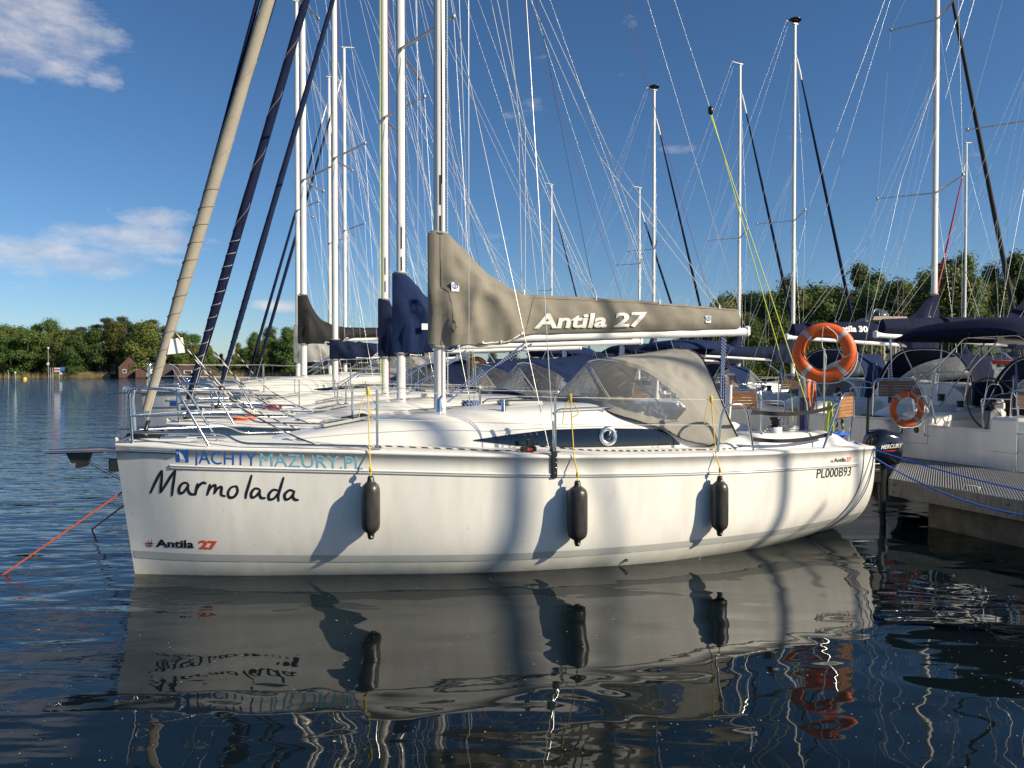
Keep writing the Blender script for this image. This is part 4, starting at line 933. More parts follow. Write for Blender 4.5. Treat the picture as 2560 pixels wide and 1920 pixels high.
b = MB(); b.lathe([(0, -.2), (.45, -.1), (.5, .2), (.3, .5), (0, .6)], ((62 - 1280) / FPX * 190, 190, 0), n=12); tag(b.build('buoy', mat('buoy_yellow', (.8, .55, .03), .5)), 'small yellow buoy floating off the far left shore', 'buoy')
# pavilion with dome on the right bank
def pavilion():
    d = 88; x = (2205 - 1280) / FPX * d; z0 = ground_z(x, d); r = root('pavilion', 'cream pavilion with a dark glass dome and pillars in front of the wood', 'pavilion', (x, d, z0)); k = d / FPX; zt = CAM_H + (HZ - 803) * k - z0
    ST = mat('cream_stone', (.50, .40, .31), .8, var=.1, vscale=1)
    b = MB(); b.box((0, 0, zt + .12), (4.3, 4.3, .25)); b.box((0, 0, zt + .33), (3.8, 3.8, .18)); b.build('cornice', ST, r)
    for i in range(8):
        a = R(22.5 + i * 45); b = MB(); b.tube([(1.75 * math.cos(a), 1.75 * math.sin(a), 0), (1.75 * math.cos(a), 1.75 * math.sin(a), zt)], .17, 8); b.build('pillar', ST, r)
    b = MB(); b.box((0, 0, zt * .25), (2.8, 2.8, zt * .5)); b.build('plinth', ST, r)
    b = MB(); b.lathe([(1.15 * math.cos(t), .42 + zt + 1.0 * math.sin(t)) for t in [R(a) for a in range(0, 91, 10)]], (-.55, 0, 0), n=20); dm = b.build('dome', mat('dome_glass', (.06, .075, .085), .25), r)
    for i in range(10):
        a = 2 * math.pi * i / 10; b = MB(); b.tube([(-.55 + 1.17 * math.cos(t) * math.cos(a), 1.17 * math.cos(t) * math.sin(a), .42 + zt + 1.02 * math.sin(t)) for t in [R(q) for q in range(0, 91, 15)]], .03, 4); b.build('rib', ALUD, dm)
pavilion()
def shore_fence():
    r = root('railing', 'pale picket railing along the grass bank behind the boats', 'railing', (0, 0, 0)); 
    P0 = Vector((at(2120, 0, 78).x, 78, 0)); P1 = Vector((at(2330, 0, 74).x, 74, 0)); n = 56; PM = mat('railing_paint', (.55, .55, .5), .5)
    z = lambda p: ground_z(p.x, p.y) - .1
    for i in range(n + 1):
        p = P0.lerp(P1, i / n); b = MB(); b.tube([(p.x, p.y, z(p)), (p.x, p.y, z(p) + 1.15)], .022, 4); b.build('picket', PM, r)
    b = MB(); b.tube([P0.lerp(P1, i / 10) + Vector((0, 0, z(P0.lerp(P1, i / 10)) + 1.1)) for i in range(11)], .03, 5); b.tube([P0.lerp(P1, i / 10) + Vector((0, 0, z(P0.lerp(P1, i / 10)) + .15)) for i in range(11)], .03, 5); b.build('rail', PM, r)
shore_fence()

# ------------------------------------------------------------------ the near yacht
MAIN, MCOVER = yacht('near white yacht with taupe boom cover and sprayhood and black script name on its bow', 0, 0, cover=TAUPE, hood=HOODC, stay=TAUPEL, D=2, seed=1, seam=TAUPE)
def hull_text(txt, p0, p1, h0, h1, name, material, bold=0.0, shear=0.0, off=.0022):
    """p0, p1: baseline ends on the port side; h0, h1: cap heights in metres"""
    (s0, z0), (s1, z1) = on_hull(*p0), on_hull(*p1)
    def f(u, v):
        s = s0 + (s1 - s0) * u; z = z0 + (z1 - z0) * u + v * (h0 + (h1 - h0) * u); return Vector((s, -(hull_half(s, z) + off), z))
    return text_on(txt, f, name, material, MAIN, bold, shear)
hull_text('JACHTY', (482, 1158), (640, 1165), .124, .124, 'company_lettering', LETTERB, .0)
hull_text('MAZURY.PL', (649, 1165), (907, 1174), .124, .124, 'company_lettering', LETTERC, .0)
def hull_patch(pts, name, material, off=.002):
    q = [on_hull(*p) for p in pts]; b = MB(); b.add([Vector((s, -(hull_half(s, z) + off), z)) for s, z in q], [tuple(range(len(q) - 1, -1, -1))], 0, False); return b.build(name, material, MAIN)
lg = hull_patch([(438, 1123), (469, 1124), (470, 1157), (439, 1155)], 'company_logo', LETTERB)
hull_patch([(445, 1129), (455, 1137), (462, 1151), (449, 1149)], 'logo_sail', LETTERW, .0032); hull_patch([(446, 1151), (463, 1153), (460, 1155), (449, 1154)], 'logo_sail', LETTERW, .0032)
hull_text('Antila', (387, 1368), (482, 1371), .075, .077, 'model_lettering', LETTERK, .03)
hull_text('27', (495, 1372), (541, 1375), .080, .082, 'model_number', LETTERO, .045)
def star(cx, cy, k, lw=1.0):
    for (dx0, dy0, dx1, dy1, m) in ((-18, 0, 18, 1, LETTERK), (-12, 7, 16, 8, LETTERK), (-5, 14, -1, -13, LETTERO), (3, 14, 7, -12, LETTERK), (-13, 3, 12, 4, LETTERO)):
        dx0, dy0, dx1, dy1 = dx0 * k, dy0 * k, dx1 * k, dy1 * k; mx, my = (dx0 + dx1) / 2, (dy0 + dy1) / 2; L = math.hypot(dx1 - dx0, dy1 - dy0); nx, ny = -(dy1 - dy0) / L * 1.4 * lw, (dx1 - dx0) / L * 1.4 * lw
        star.o += .00025; hull_patch([(cx + dx0, cy + dy0), (cx + mx + nx, cy + my + ny), (cx + dx1, cy + dy1), (cx + mx - nx, cy + my - ny)][::1 if L else 1], 'logo_stroke', m, .002 + star.o)
star.o = 0
star(370, 1359, .95)
hull_text('PL000B93', (2042, 1196), (2129, 1189), .105, .105, 'registration_number', LETTERK, .012, .12)
hull_text('Antila', (2086, 1156), (2116, 1154), .046, .046, 'model_lettering', LETTERK, .03)
hull_text('27', (2117, 1154), (2130, 1153), .046, .046, 'model_number', LETTERO, .05)
star.o = 0; star(2081, 1153, .35, .5)
def script():
    ox, oy, k = 100, 850, 2.458
    ST = [[(672, 946), (700, 885), (728, 830), (746, 800)], [(746, 800), (744, 850), (739, 900), (734, 943)], [(734, 943), (772, 885), (806, 830), (829, 800)], [(829, 800), (820, 855), (812, 910), (806, 962)],
          [(908, 884), (882, 878), (860, 895), (850, 922), (856, 942), (876, 938), (896, 912), (910, 886)], [(910, 886), (905, 915), (912, 938), (932, 950), (958, 944)],
          [(966, 880), (958, 915), (950, 958)], [(952, 935), (972, 898), (998, 878), (1020, 884)], [(1042, 884), (1034, 920), (1022, 958)], [(1026, 942), (1048, 906), (1072, 893), (1074, 915), (1066, 950)], [(1068, 944), (1090, 912), (1112, 905), (1110, 935), (1112, 954), (1138, 962)],
          [(1196, 900), (1170, 908), (1152, 940), (1160, 968), (1190, 964), (1210, 934), (1206, 904), (1190, 898)], [(1299, 828), (1284, 880), (1264, 945), (1260, 978)],
          [(1348, 918), (1318, 914), (1296, 940), (1298, 968), (1322, 962), (1345, 932)], [(1350, 918), (1346, 950), (1358, 972), (1384, 972)],
          [(1462, 926), (1430, 922), (1404, 950), (1406, 980), (1436, 974), (1464, 938)], [(1496, 842), (1478, 900), (1462, 955), (1464, 995)],
          [(1558, 930), (1530, 924), (1502, 950), (1506, 980), (1532, 974), (1556, 944)], [(1562, 926), (1552, 962), (1564, 982), (1588, 984)]]
    b = MB(); off = .0018
    for st in ST:
        P = smooth_path([Vector((x, y, 0)) for x, y in st], 8); off += .00012; L, Rr = [], []
        n = len(P)
        for i, p in enumerate(P):
            t = (P[min(n - 1, i + 1)] - P[max(0, i - 1)]).normalized(); nn = Vector((-t.y, t.x, 0)); w = 7.6 * (.75 + .35 * math.sin(math.pi * i / (n - 1))) ; e = 1
            if i == 0 or i == n - 1: w *= .45
            L.append(p + nn * w); Rr.append(p - nn * w)
        def hp(p): s, z = on_hull(ox + p.x / k, oy + p.y / k); return Vector((s, -(hull_half(s, z) + off), z))
        b.grid([[hp(l), hp(r_)] for l, r_ in zip(L, Rr)], 0, smooth=False)
    b.build('script_name', LETTERK, MAIN)
script()
def cover_text(txt, s0, s1, z0, z1, h, co, material, bold=.02, shear=0, seed=1, flipx=False, sgn=-1):
    def f(u, v):
        s = s0 + (s1 - s0) * u; z = z0 + (z1 - z0) * u + v * h
        lo, hi = 0.0, .5
        for _ in range(18):
            mid = (lo + hi) / 2
            if cover_pt(s, mid, 1 if seed == 1 else .8, seed).z < z: lo = mid
            else: hi = mid
        p = cover_pt(s, lo, 1 if seed == 1 else .8, seed); return Vector((s, sgn * abs(p.y) + sgn * .010, z))
    return text_on(txt, f, 'model_lettering', material, co, bold, shear)
sA = tr(1336, 820, .12); sB = tr(1518, 817, .12); cover_text('Antila', sA[0], sB[0], sA[1] , sB[1], .162, MCOVER, LETTERW, .030, .10)
sA = tr(1535, 817, .12); sB = tr(1620, 814, .12); cover_text('27', sA[0], sB[0], sA[1], sB[1], .165, MCOVER, LETTERW, .032, .10)
def badge(px, py, w, parent, sz=.09):
    s, z = tr(px, py, w); b = MB(); lo, hi = 0.0, .5
    for _ in range(18):
        mid = (lo + hi) / 2
        if cover_pt(s, mid, 1, 1).z < z: lo = mid
        else: hi = mid
    y = -(max(abs(cover_pt(s + dx, lo, 1, 1).y) for dx in (-.04, 0, .04)) + .004); b.box((s, y, z), (sz, .004, sz * 1.15)); o = b.build('sailmaker_badge', WHITEP, parent)
    b = MB(); b.lathe([(.030, 0), (.030, .003), (.024, .003), (.024, 0)], (s, y - .003, z + .008), (0, -1, 0), 18); o2 = b.build('badge_ring', LETTERB, o)
    text_on('S', lambda u, v: Vector((s - .012 + .024 * u, y - .004, z - .012 + v * .038)), 'badge_letter', LETTERB, o, .02)
badge(1140, 717, .165, MCOVER, .085); badge(1773, 798, .125, MCOVER, .075)
# the yellow control lines of its backstay, seen forking from a block
b = MB(); n = Vector((6.47, 0, 5.2)); b.tube([n - Vector((0, 0, .06)), (7.72, -.28, 1.55), (7.75, -.30, 1.15)], .006, 6); b.tube([n - Vector((-.02, 0, .06)), (7.80, .10, 1.65), (7.85, .12, 1.15)], .006, 6); b.build('backstay_tackle', ROPELIME, MAIN)
b = MB(); b.lathe([(0, -.06), (.03, -.04), (.035, 0), (.03, .04), (0, .06)], n, n=10); b.build('backstay_block', BLACK, MAIN)
# sheets led along the side deck
def side_sheet(sg, MAIN=MAIN):
    a = Vector((.38, sg * .05, 2.32)); b = MB()
    P = [a, Vector((.60, sg * .22, 2.02)), Vector((.84, sg * .40, 1.74)), Vector((1.08, sg * .58, 1.55)), Vector((1.66, sg * .84, 1.275)), Vector((2.3, sg * .92, 1.245)), Vector((3.4, sg * 1.16, 1.19)), Vector((3.70, sg * 1.2, 1.225)), Vector((4.3, sg * 1.24, 1.17)), Vector((5.3, sg * 1.22, 1.135)), Vector((6.1, sg * 1.2, 1.15)), Vector((6.6, sg * 1.02, 1.36))]
    b.tube(smooth_path(P, 8), .0075, 6); b.build('jib_sheet', ROPEBW, MAIN)
side_sheet(-1); side_sheet(1)
b = MB(); b.box((3.62, -1.19, 1.20), (.16, .05, .05), 0, bev=.008); b.box((3.62, -1.19, 1.25), (.05, .04, .09), 0, bev=.01); b.box((3.625, -1.217, 1.20), (.05, .006, .02), 1); b.build('jib_car', [BLACK, REDC], MAIN)
b = MB(); b.tube([(2.93, -.36, 1.50), (2.93, -.36, 1.66), (2.97, -.35, 1.70)], [.04, .022, .014], 8); b.build('deck_eye', CHROME, MAIN); b = MB(); b.tube([(3.55, -.62, 1.50), (3.56, -.60, 1.66)], [.035, .016], 8); b.build('deck_eye', CHROME, MAIN)
b = MB(); b.box((.10, 0, 1.315), (.34, .10, .09), 0, bev=.02); b.box((.36, -.05, 1.30), (.24, .12, .06), 1, bev=.01); b.tube([(-.12, -.06, 1.30), (-.02, -.06, 1.33)], .014, 6, 1); b.build('anchor_roller', [BLACK, CHROME], MAIN)
b = MB(); 
for x in (.66, .76): b.tube([(x, -.30, 1.28), (x, -.30, 1.315)], .008, 6)
b.tube([(.58, -.30, 1.32), (.86, -.30, 1.32)], .011, 6); b.tube([(7.50, -1.02, 1.13), (7.80, -.98, 1.13)], .012, 6); b.tube([(7.6, -1.01, 1.09), (7.6, -1.01, 1.13)], .01, 6); b.tube([(7.7, -1.0, 1.09), (7.7, -1.0, 1.13)], .01, 6); b.build('mooring_cleat', CHROME, MAIN)
# black webbing straps between the rails
for z in (1.53, 1.235):
    b = MB(); P = sag((6.12, -1.31, z), (7.28, -1.20, z + .02), .05, 14); b.grid([[p + Vector((0, 0, .022)), p - Vector((0, 0, .022))] for p in P], 0); b.grid([[p + Vector((0, -.003, .022)), p + Vector((0, -.003, -.022))] for p in P], 0, flip=True); b.build('webbing_strap', BLACKC, MAIN)
b = MB(); s_, z_ = on_hull(1566, 1402); b.lathe([(.018, 0), (.018, .008), (.011, .009), (.0, .002)], (s_, -hull_half(s_, z_), z_), (0, -1, 0), 14, 0); b.build('skin_fitting', BLACK, MAIN)
b = MB(); b.tube(round_path([(.085, -.078, 1.0), (.085, -.105, 1.03), (.085, -.07, 1.06)], .02), .006, 6); b.build('towing_eye', CHROME, MAIN)
outboard(MAIN, 8.62, -.60, .80, 'MERCURY', -.15)
b = MB(); b.box((8.2, -.6, .72), (.5, .30, .05), bev=.01); b.tube([(7.95, -.5, .8), (8.5, -.55, .8)], .02, 6); b.tube([(7.95, -.7, .8), (8.5, -.7, .8)], .02, 6); b.build('motor_bracket', BLACK, MAIN)
b = MB(); b.tube([(8.45, -.5, .4), (8.5, -.5, 1.62)], .02, 6); b.build('motor_lift_bar', BLACK, MAIN)
b = MB(); b.tube([W(7.86, 0) * 0 + Vector((7.93, -.35, 1.1)), Vector((7.93, -.35, 2.25))], .012, 8); b.build('buoy_pole', CHROME, MAIN)
# loose clew of the furled headsail
b = MB(); b.add([(.33, -.03, 2.27), (.44, -.04, 2.29), (.46, -.05, 2.14), (.30, -.04, 2.12)], [(0, 1, 2, 3)], 0, False); b.add([(.33, -.027, 2.27), (.44, -.037, 2.29), (.46, -.047, 2.14), (.30, -.037, 2.12)], [(3, 2, 1, 0)], 0, False); b.build('sail_clew', WHITEP, MAIN)
b = MB(); b.tube([(.20, .03, 2.0), (.80, .03, 4.3), (1.20, .02, 5.9), (2.78, .02, 11.8), (2.93, 0, 12.6)], [.015, .022, .022, .022, .015], 8); b.build('furled_spare_sail', NAVYD, MAIN)
# helm seats and pedestal behind the sprayhood
def helm_seat(r, s, y, z=.9):
    b = MB(); rows = []
    for i in range(9):
        t = i / 8; ww = .16 * (1 - .45 * t ** 2.2); zz = z + .35 + .62 * t; xx = s + .10 * t; rows.append([(xx, y - ww, zz), (xx - .03, y - ww * .6, zz), (xx - .035, y, zz), (xx - .03, y + ww * .6, zz), (xx, y + ww, zz), (xx + .03, y, zz)])
    b.grid(rows, 0, wrap=True); b.add(rows[-1], [tuple(range(6))]); b.box((s - .15, y, z + .33), (.36, .36, .06), bev=.02); b.build('helm_seat', GEL, r)

helm_seat(MAIN, 7.30, .92, .80)
b = MB(); prof = [(.0, 1.0), (.0, 1.60), (.03, 1.76), (.10, 1.87), (.19, 1.90), (.27, 1.84), (.34, 1.68), (.44, 1.2), (.47, 1.0)]
P0 = [Vector((8.02 + .35 * x, .28 + .75 * x - .17, z)) for x, z in prof]; P1 = [p + Vector((.03, -.012, 0)) for p in P0]; m_ = len(prof)
b.add(P0 + P1, [tuple(range(m_)), tuple(range(2 * m_ - 1, m_ - 1, -1))] + [(i, m_ + i, m_ + (i + 1) % m_, (i + 1) % m_) for i in range(m_)], 0, False); b.build('raised_rudder', mat('rudder_grey', (.22, .24, .26), .4, var=.08), MAIN)
b = MB(); b.box((8.03, .12, 1.30), (.10, .09, .62), bev=.01); b.box((8.05, .12, .98), (.14, .12, .2), bev=.01); b.build('rudder_stock', mat('deep_blue_metal', (.02, .02, .10), .35, .3), MAIN)
b = MB(); b.tube([(7.1, .0, 1.42), (8.05, .12, 1.40)], .016, 8); b.build('tiller', CHROME, MAIN)
# ------------------------------------------------------------------ neighbouring yachts of the same row
GR_L = 'yachts moored side by side beyond the near one'
Y2, C2 = yacht('white yacht next behind the near one, white badge on its blue mast cover', .13, 3.0, cover=BLUEC, hood=BLUEC, stay=NAVYD, D=1, seed=5, sprit=True, group=GR_L, ob='EVINRUDE', seam=GREYC)
Y3, C3 = yacht('third white yacht in the row, narrow navy mast cover beside lime green halyard', .38, 6.0, cover=NAVY, hood=BLUEC, stay=NAVY, D=1, seed=9, group=GR_L, ob=True, seam=NAVY)
Y4, C4 = yacht('fourth white yacht in the row, tall mast just left of the lime green halyard', -.24, 9.0, cover=NAVY, hood=NAVY, stay=NAVYD, D=0, seed=13, group=GR_L, ob=True, bim=BLUEC)
Y5, C5 = yacht('fifth and largest yacht in the row with black canvas over boom and mast foot', -1.35, 12.0, scale=1.2, cover=BLACKC, hood=GREYC, stay=NAVYD, D=0, two=True, top=14.6, seed=17, group=GR_L)
Y6, C6 = yacht('sixth yacht in the row with a grey boom cover behind the black one', -.75, 14.8, cover=GREYC, hood=GREYC, stay=GREYC, D=0, seed=21, group=GR_L, bim=NAVY)
Y7, C7 = yacht('seventh yacht in the row, its cranked mast top left of the lime halyard', .91, 17.5, cover=NAVY, hood=BLUEC, stay=NAVYD, D=0, seed=25, group=GR_L, ob=True)
Y8, C8 = yacht('farthest yacht in the row with the lowest visible mast top on the left', .66, 20.2, cover=NAVY, hood=NAVY, stay=NAVYD, D=0, seed=29, group=GR_L, bim=BLUEC)
for yy in (Y2, Y3, Y4): helm_seat(yy, 6.9, -.55); helm_seat(yy, 6.9, .55)
def mast_rope(r, y, x, col, z0=1.7, z1=12.5, rr=.006):
    b = MB(); b.tube([(3.02 + x, y, z0), (3.02 + x, y * 1.0, 6), (3.02 + x * .8, y * .8, z1)], rr, 5); b.build('halyard', col, r)
side_sheet(-1, Y2); side_sheet(1, Y2); side_sheet(-1, Y3)
mast_rope(MAIN, -.02, .085, striped_rope('blue_fleck', (.55, .56, .55), (.1, .3, .5), 120)); mast_rope(MAIN, -.055, .02, ROPEDK, 1.7, 4.0, .004)
mast_rope(Y2, -.02, .08, ROPENB); mast_rope(Y3, -.03, -.085, ROPELIME, 1.7, 12.5, .008); mast_rope(Y3, -.02, .085, ROPERED, 1.7, 12.5, .007); mast_rope(Y4, -.02, .08, ROPERED)
mast_rope(MAIN, -.3, .25, WIRE, 1.6, 12.5, .003); mast_rope(Y2, .2, .3, WIRE, 1.6, 12.5, .003)
for (r_, a, c, col) in ((MAIN, (3.1, 0, 12.6), (7.55, .9, 1.6), ROPERED), (Y2, (3.1, 0, 12.6), (7.0, .2, 2.6), ROPERED), (Y3, (3.1, 0, 12.6), (5.2, .2, 2.8), ROPEDK), (MAIN, (3.1, 0, 12.3), (4.15, -.05, 2.84), ROPEW), (MAIN, (3.1, .02, 11.0), (4.9, .05, 2.9), ROPEDK),
                          (Y4, (3.1, 0, 12.3), (5.4, -.05, 2.84), ROPEW), (Y5, (3.1, 0, 11.6), (4.9, -.05, 2.84), ROPEW), (Y7, (3.1, 0, 12.3), (6.4, -.05, 2.5), ROPEW)):
    b = MB(); b.tube([a, c], .0035, 4); b.build('halyard', col, r_)
b = MB(); b.add([Vector((x, -(hull_half(x, z) + .006), z)) for x, z in ((.42, .95), (.55, .95), (.55, 1.09), (.42, 1.09))], [(3, 2, 1, 0)], 0, False); b.build('company_logo', LETTERB, Y5)
text_on('JACHTY', lambda u, v: Vector((.62 + .75 * u, -(hull_half(.62 + .75 * u, .95 + v * .12) + .005), .95 + v * .12)), 'company_lettering', LETTERB, Y5)
# badge on the navy cover of the second yacht
lo = .12
b = MB(); q = cover_pt(3.34, .10, 1, 5); b.box((3.34, q.y - .008, q.z), (.12, .004, .09)); b.build('sailmaker_badge', WHITEP, C2)
# anchor on the second yacht
b = MB(); b.tube([(-.30, 0, 1.16), (.1, 0, 1.26)], .018, 6); b.add([(-.30, -.12, 1.18), (-.42, 0, 1.14), (-.30, .12, 1.18), (-.12, 0, 1.08), (-.26, 0, 1.24)], [(0, 1, 4), (1, 2, 4), (2, 3, 4), (3, 0, 4), (0, 3, 1), (1, 3, 2)]); b.build('anchor', CHROME, Y2)

# ------------------------------------------------------------------ yachts across the pier, bows away
GR_R = 'yachts moored with their sterns to the far side of the pier'
YA, CA = yacht('yacht with black bimini and steering wheel whose white stern faces the pier', 11.6 + 7.9, .8, True, cover=NAVY, hood=BLUEC, stay=NAVYD, seed=33, group=GR_R, sprit=False)
YC, CC = yacht('yacht behind the black bimini with a dark navy boom cover in white lettering', 19.85, 3.15, True, scale=1.08, top=13.6, cover=NAVYD, hood=NAVYD, stay=BLACKC, seed=1, group=GR_R, sprit=False)
Y30, C30 = yacht('larger yacht whose navy boom cover with white lettering passes behind the orange lifebuoy', 17.2 + 3.02 * 1.12, 6.2, True, scale=1.12, cover=NAVYD, hood=BLUEC, stay=BLACKC, two=True, top=13.9, seed=1, group=GR_R, sprit=False, wide=1.15)
YR = []
for (ms, v, cov, hd, bm, lb, tp, wd) in ((17.06, 11.2, NAVY, BLUEC, BLUEC, 'yacht whose tall mast right of the near boom end carries a dark disc', 12.8, 1.0), (17.3, 14.3, NAVY, NAVY, NAVY, 'yacht whose mast stands just above the near boom end', 12.8, .95), (15.65, 17.4, NAVY, BLUEC, BLUEC, 'yacht whose mast with a dark disc rises above the near lettered cover', 12.8, .95),
                             (17.0, 21.0, BLUEC, NAVY, NAVY, 'yacht deep in the right row with its boom under the near boom end', 10.0, .8), (17.3, 32.0, NAVY, BLUEC, None, 'distant yacht whose short looking mast rises right of the shroud pair', 12.8, .95)):
    y_, c_ = yacht(lb, ms + 3.02, v, True, cover=cov, hood=hd, stay=NAVYD, seed=40 + int(v), group=GR_R, bim=bm, sprit=False, wide=wd, top=tp); YR.append(y_)
YF, CF = yacht('yacht on another pier to the right with a red furled headsail', 33 - 3.02, 18.4, False, cover=NAVY, hood=GREYC, stay=REDC, seed=60, sprit=False)
YG, CG = yacht('yacht on another pier at the right edge of the picture', 36.5, 8.5, False, cover=NAVY, hood=NAVY, stay=NAVYD, seed=62, sprit=False)
for v, s_, wd in ((-10.6, 16.6, 1.0), (-13.55, 16.9, 1.6)):
    yacht('yacht outside the picture whose mast shadow falls on the near hull', s_ + 3.02, v, True, cover=NAVY, hood=NAVY, stay=NAVYD, seed=int(70 + v), group='yachts outside the picture', sprit=False, wide=wd, top=14.0)
for y_ in (YR[0], YR[2]):
    b = MB(); b.lathe([(0, 0), (.19, .01), (.2, .05), (.08, .09), (0, .1)], (3.02, 0, 12.9), n=14); b.tube([(3.02, 0, 12.8), (3.02, 0, 12.92)], .02, 6); b.build('wind_sensor', BLACK, y_)
# lettering on covers (starboard side faces us there: +y in their own frame)
def far_cover_text(r, co, txt, s0, s1, z, h, seed):
    def f(u, v):
        s = s1 + (s0 - s1) * u; zz = z + v * h; lo, hi = 0.0, .5
        for _ in range(16):
            mid = (lo + hi) / 2
            if cover_pt(s, 1 - mid, .8, seed).z < zz: lo = mid
            else: hi = mid
        p = cover_pt(s, 1 - lo, .8, seed); return Vector((s, p.y + .012, zz))
    text_on(txt, f, 'model_lettering', LETTERW, co, .035, .12)
far_cover_text(Y30, C30, 'Antila 30', 5.0, 5.9, 2.60, .125, 1); far_cover_text(YC, CC, 'Antila 27', 4.6, 5.7, 2.52, .13, 1)
b = MB()
# registration on the hull of the yacht behind the bimini (starboard quarter)
def far_hull_text(r, txt, s0, s1, z, h, mtl=LETTERK, bold=.01):
    text_on(txt, lambda u, v: Vector((s1 + (s0 - s1) * u, hull_half(s1 + (s0 - s1) * u, z + v * h) + .005, z + v * h)), 'registration_number', mtl, r, bold, .1)
far_hull_text(YC, 'PL000A3', 7.0, 7.72, .81, .11); far_hull_text(YC, 'Antila', 7.3, 7.6, .985, .05, bold=.03); far_hull_text(YC, '27', 7.12, 7.28, .985, .05, LETTERO, .04)

# --- details of the steering yacht YA
def steering_yacht(r):
    b = MB(); b.box((7.70, .80, 1.0), (.52, .52, .56), bev=.05); b.build('stern_locker', GEL, r)
    b = MB(); b.box((7.70, -.78, 1.0), (.52, .60, .56), bev=.05); b.build('stern_locker', GEL, r)
    text_on('AKADEMIA', lambda u, v: Vector((7.966, -.88 + .30 * u, 1.10 + v * .045)), 'sponsor_lettering', LETTERK, r)
    b = MB(); b.lathe([(0, 0), (.05, 0), (.05, .004), (0, .004)], (7.962, -.74, .98), (1, 0, 0), 20); n_ = b.build('number_disc', LETTERK, r)
    text_on('11', lambda u, v: Vector((7.968, -.755 + .03 * u, .958 + v * .045)), 'number', LETTERW, n_, .02)
    p = MB(); p.box((7.0, -.05, 1.05), (.22, .20, .62), bev=.06); p.box((6.96, -.05, 1.40), (.16, .16, .2), bev=.06); p.build('steering_pedestal', GEL, r)
    w = MB(); R_ = .43; c = Vector((7.14, -.05, 1.42)); tl = .15
    w.tube([c + Vector((tl * math.sin(a) * R_, R_ * math.cos(a), R_ * math.sin(a))) for a in [2 * math.pi * k / 40 for k in range(40)]], .014, 8, closed=True)
    for k in range(6):
        a = 2 * math.pi * k / 6 + .2; w.tube([c, c + Vector((tl * math.sin(a) * R_, R_ * math.cos(a), R_ * math.sin(a)))], .008, 6)
    w.lathe([(0, -.03), (.04, -.03), (.04, .03), (0, .03)], c, (1, 0, 0), 12); w.build('steering_wheel', BLACK, r)
    l = MB()
    for y in (-1.12, -.86): l.tube([(8.02, y + 2.35 - .2, .3), (8.0, y + 2.35 - .2, 1.45)], .012, 6)
    for z in (.5, .78, 1.06, 1.32): l.tube([(8.02, 1.03, z), (8.02, 1.29, z)], .011, 6)
    # ladder on the starboard quarter
    l.build('boarding_ladder', CHROME, r)
    a = MB()
    for x, dx in ((6.4, 0), (7.2, .02)):
        a.tube(round_path([(x, -1.2, 1.1), (x + dx, -1.05, 1.95), (x + dx, -.48, 2.52), (x + dx, .48, 2.52), (x + dx, 1.05, 1.95), (x, 1.2, 1.1)], .1, 4), .016, 8)
    for sg in (1, -1): a.tube([(6.4, sg * 1.04, 1.95), (7.22, sg * 1.04, 1.95)], .012, 6); a.tube([(6.4, sg * .48, 2.52), (7.22, sg * .48, 2.52)], .012, 6)
    a.build('targa_arch', CHROME, r)
    bimini(r, NAVYD, 5.7, 8.1, 1.22, 2.62, .20)
    g = MB()
    for y0 in (-.50, -.98): g.tube(round_path([(7.95, y0, 1.20), (8.05, y0, 1.20), (8.05, y0, .90), (7.95, y0, .90)], .05), .012, 6)
    g.build('grab_handle', CHROME, r)
    b = MB(); b.box((7.70, -.475, 1.0), (.10, .006, .12)); b.build('stern_light', WHITEP, r)
steering_yacht(YA)

# --- open boat with red cover at the right (moored motor cruiser)
def cruiser():
    r = root('motor_cruiser', 'white motor cruiser with a raked windscreen and red cover among the right-hand yachts', 'motorboat', at(2540, 930, 27).xy.to_3d(), TH + .3)
    b = MB(); rows = []
    for i in range(21):
        t = i / 20; x = -3.6 + 7.2 * t; w = 1.35 * (1 - max(0, .45 - t) ** 2 * 4.6) ; w = max(.05, w); sh = 1.05 + .35 * (1 - t) ** 2; rows.append([(x, -w * .72, -.2), (x, -w * .95, .45), (x, -w, sh), (x, -w + .06, sh + .03), (x, -w * .6, sh + .22), (x, 0, sh + .3), (x, w * .6, sh + .22), (x, w - .06, sh + .03), (x, w, sh), (x, w * .95, .45), (x, w * .72, -.2)])
    b.grid(rows, 0, flip=True); b.add(rows[-1], [tuple(range(11))]); b.build('hull', HULLM, r)
    b = MB(); b.grid([[(-.9, -1.0, 1.3), (-1.2, 0, 1.42), (-.9, 1.0, 1.3)], [(.1, -.95, 1.95), (-.15, 0, 2.0), (.1, .95, 1.95)]], 0); b.grid([[(-.9, -1.0, 1.3), (.1, -.95, 1.95)], [(1.3, -1.1, 1.25), (1.2, -1.0, 1.9)]], 0); b.build('windscreen', VINYL, r)
    b = MB(); b.grid([[(x, y, 2.25 + .12 * (1 - (y / 1.2) ** 2) + .03 * fn(x, y, 1)) for y in (-1.2, -.8, -.4, 0, .4, .8, 1.2)] for x in (-2.2, -1, 0, 1, 2.2, 3.2)], 0); b.grid([[(x, -1.2, 2.25), (x, -1.24, 2.12)] for x in (-2.2, 0, 3.2)], 0); b.build('canopy', REDC, r)
    b = MB()
    for x in (-1.8, .2, 2.6):
        for y in (-1.15, 1.15): b.tube([(x, y, 1.2), (x, y, 2.3)], .02, 6)
    b.tube([(-3.4, -.4, 1.4), (-3.2, -.5, 1.9), (-1.0, -1.25, 1.8), (-.9, -1.28, 1.2)], .015, 6); b.build('rail', CHROME, r)
    b = MB(); rows = [[(x, -1.375, .62), (x, -1.385, .78)] for x in (-1.4, 0, 2, 3.4)]; b.grid(rows, 0); b.build('hull_window', SMOKE, r)
cruiser()

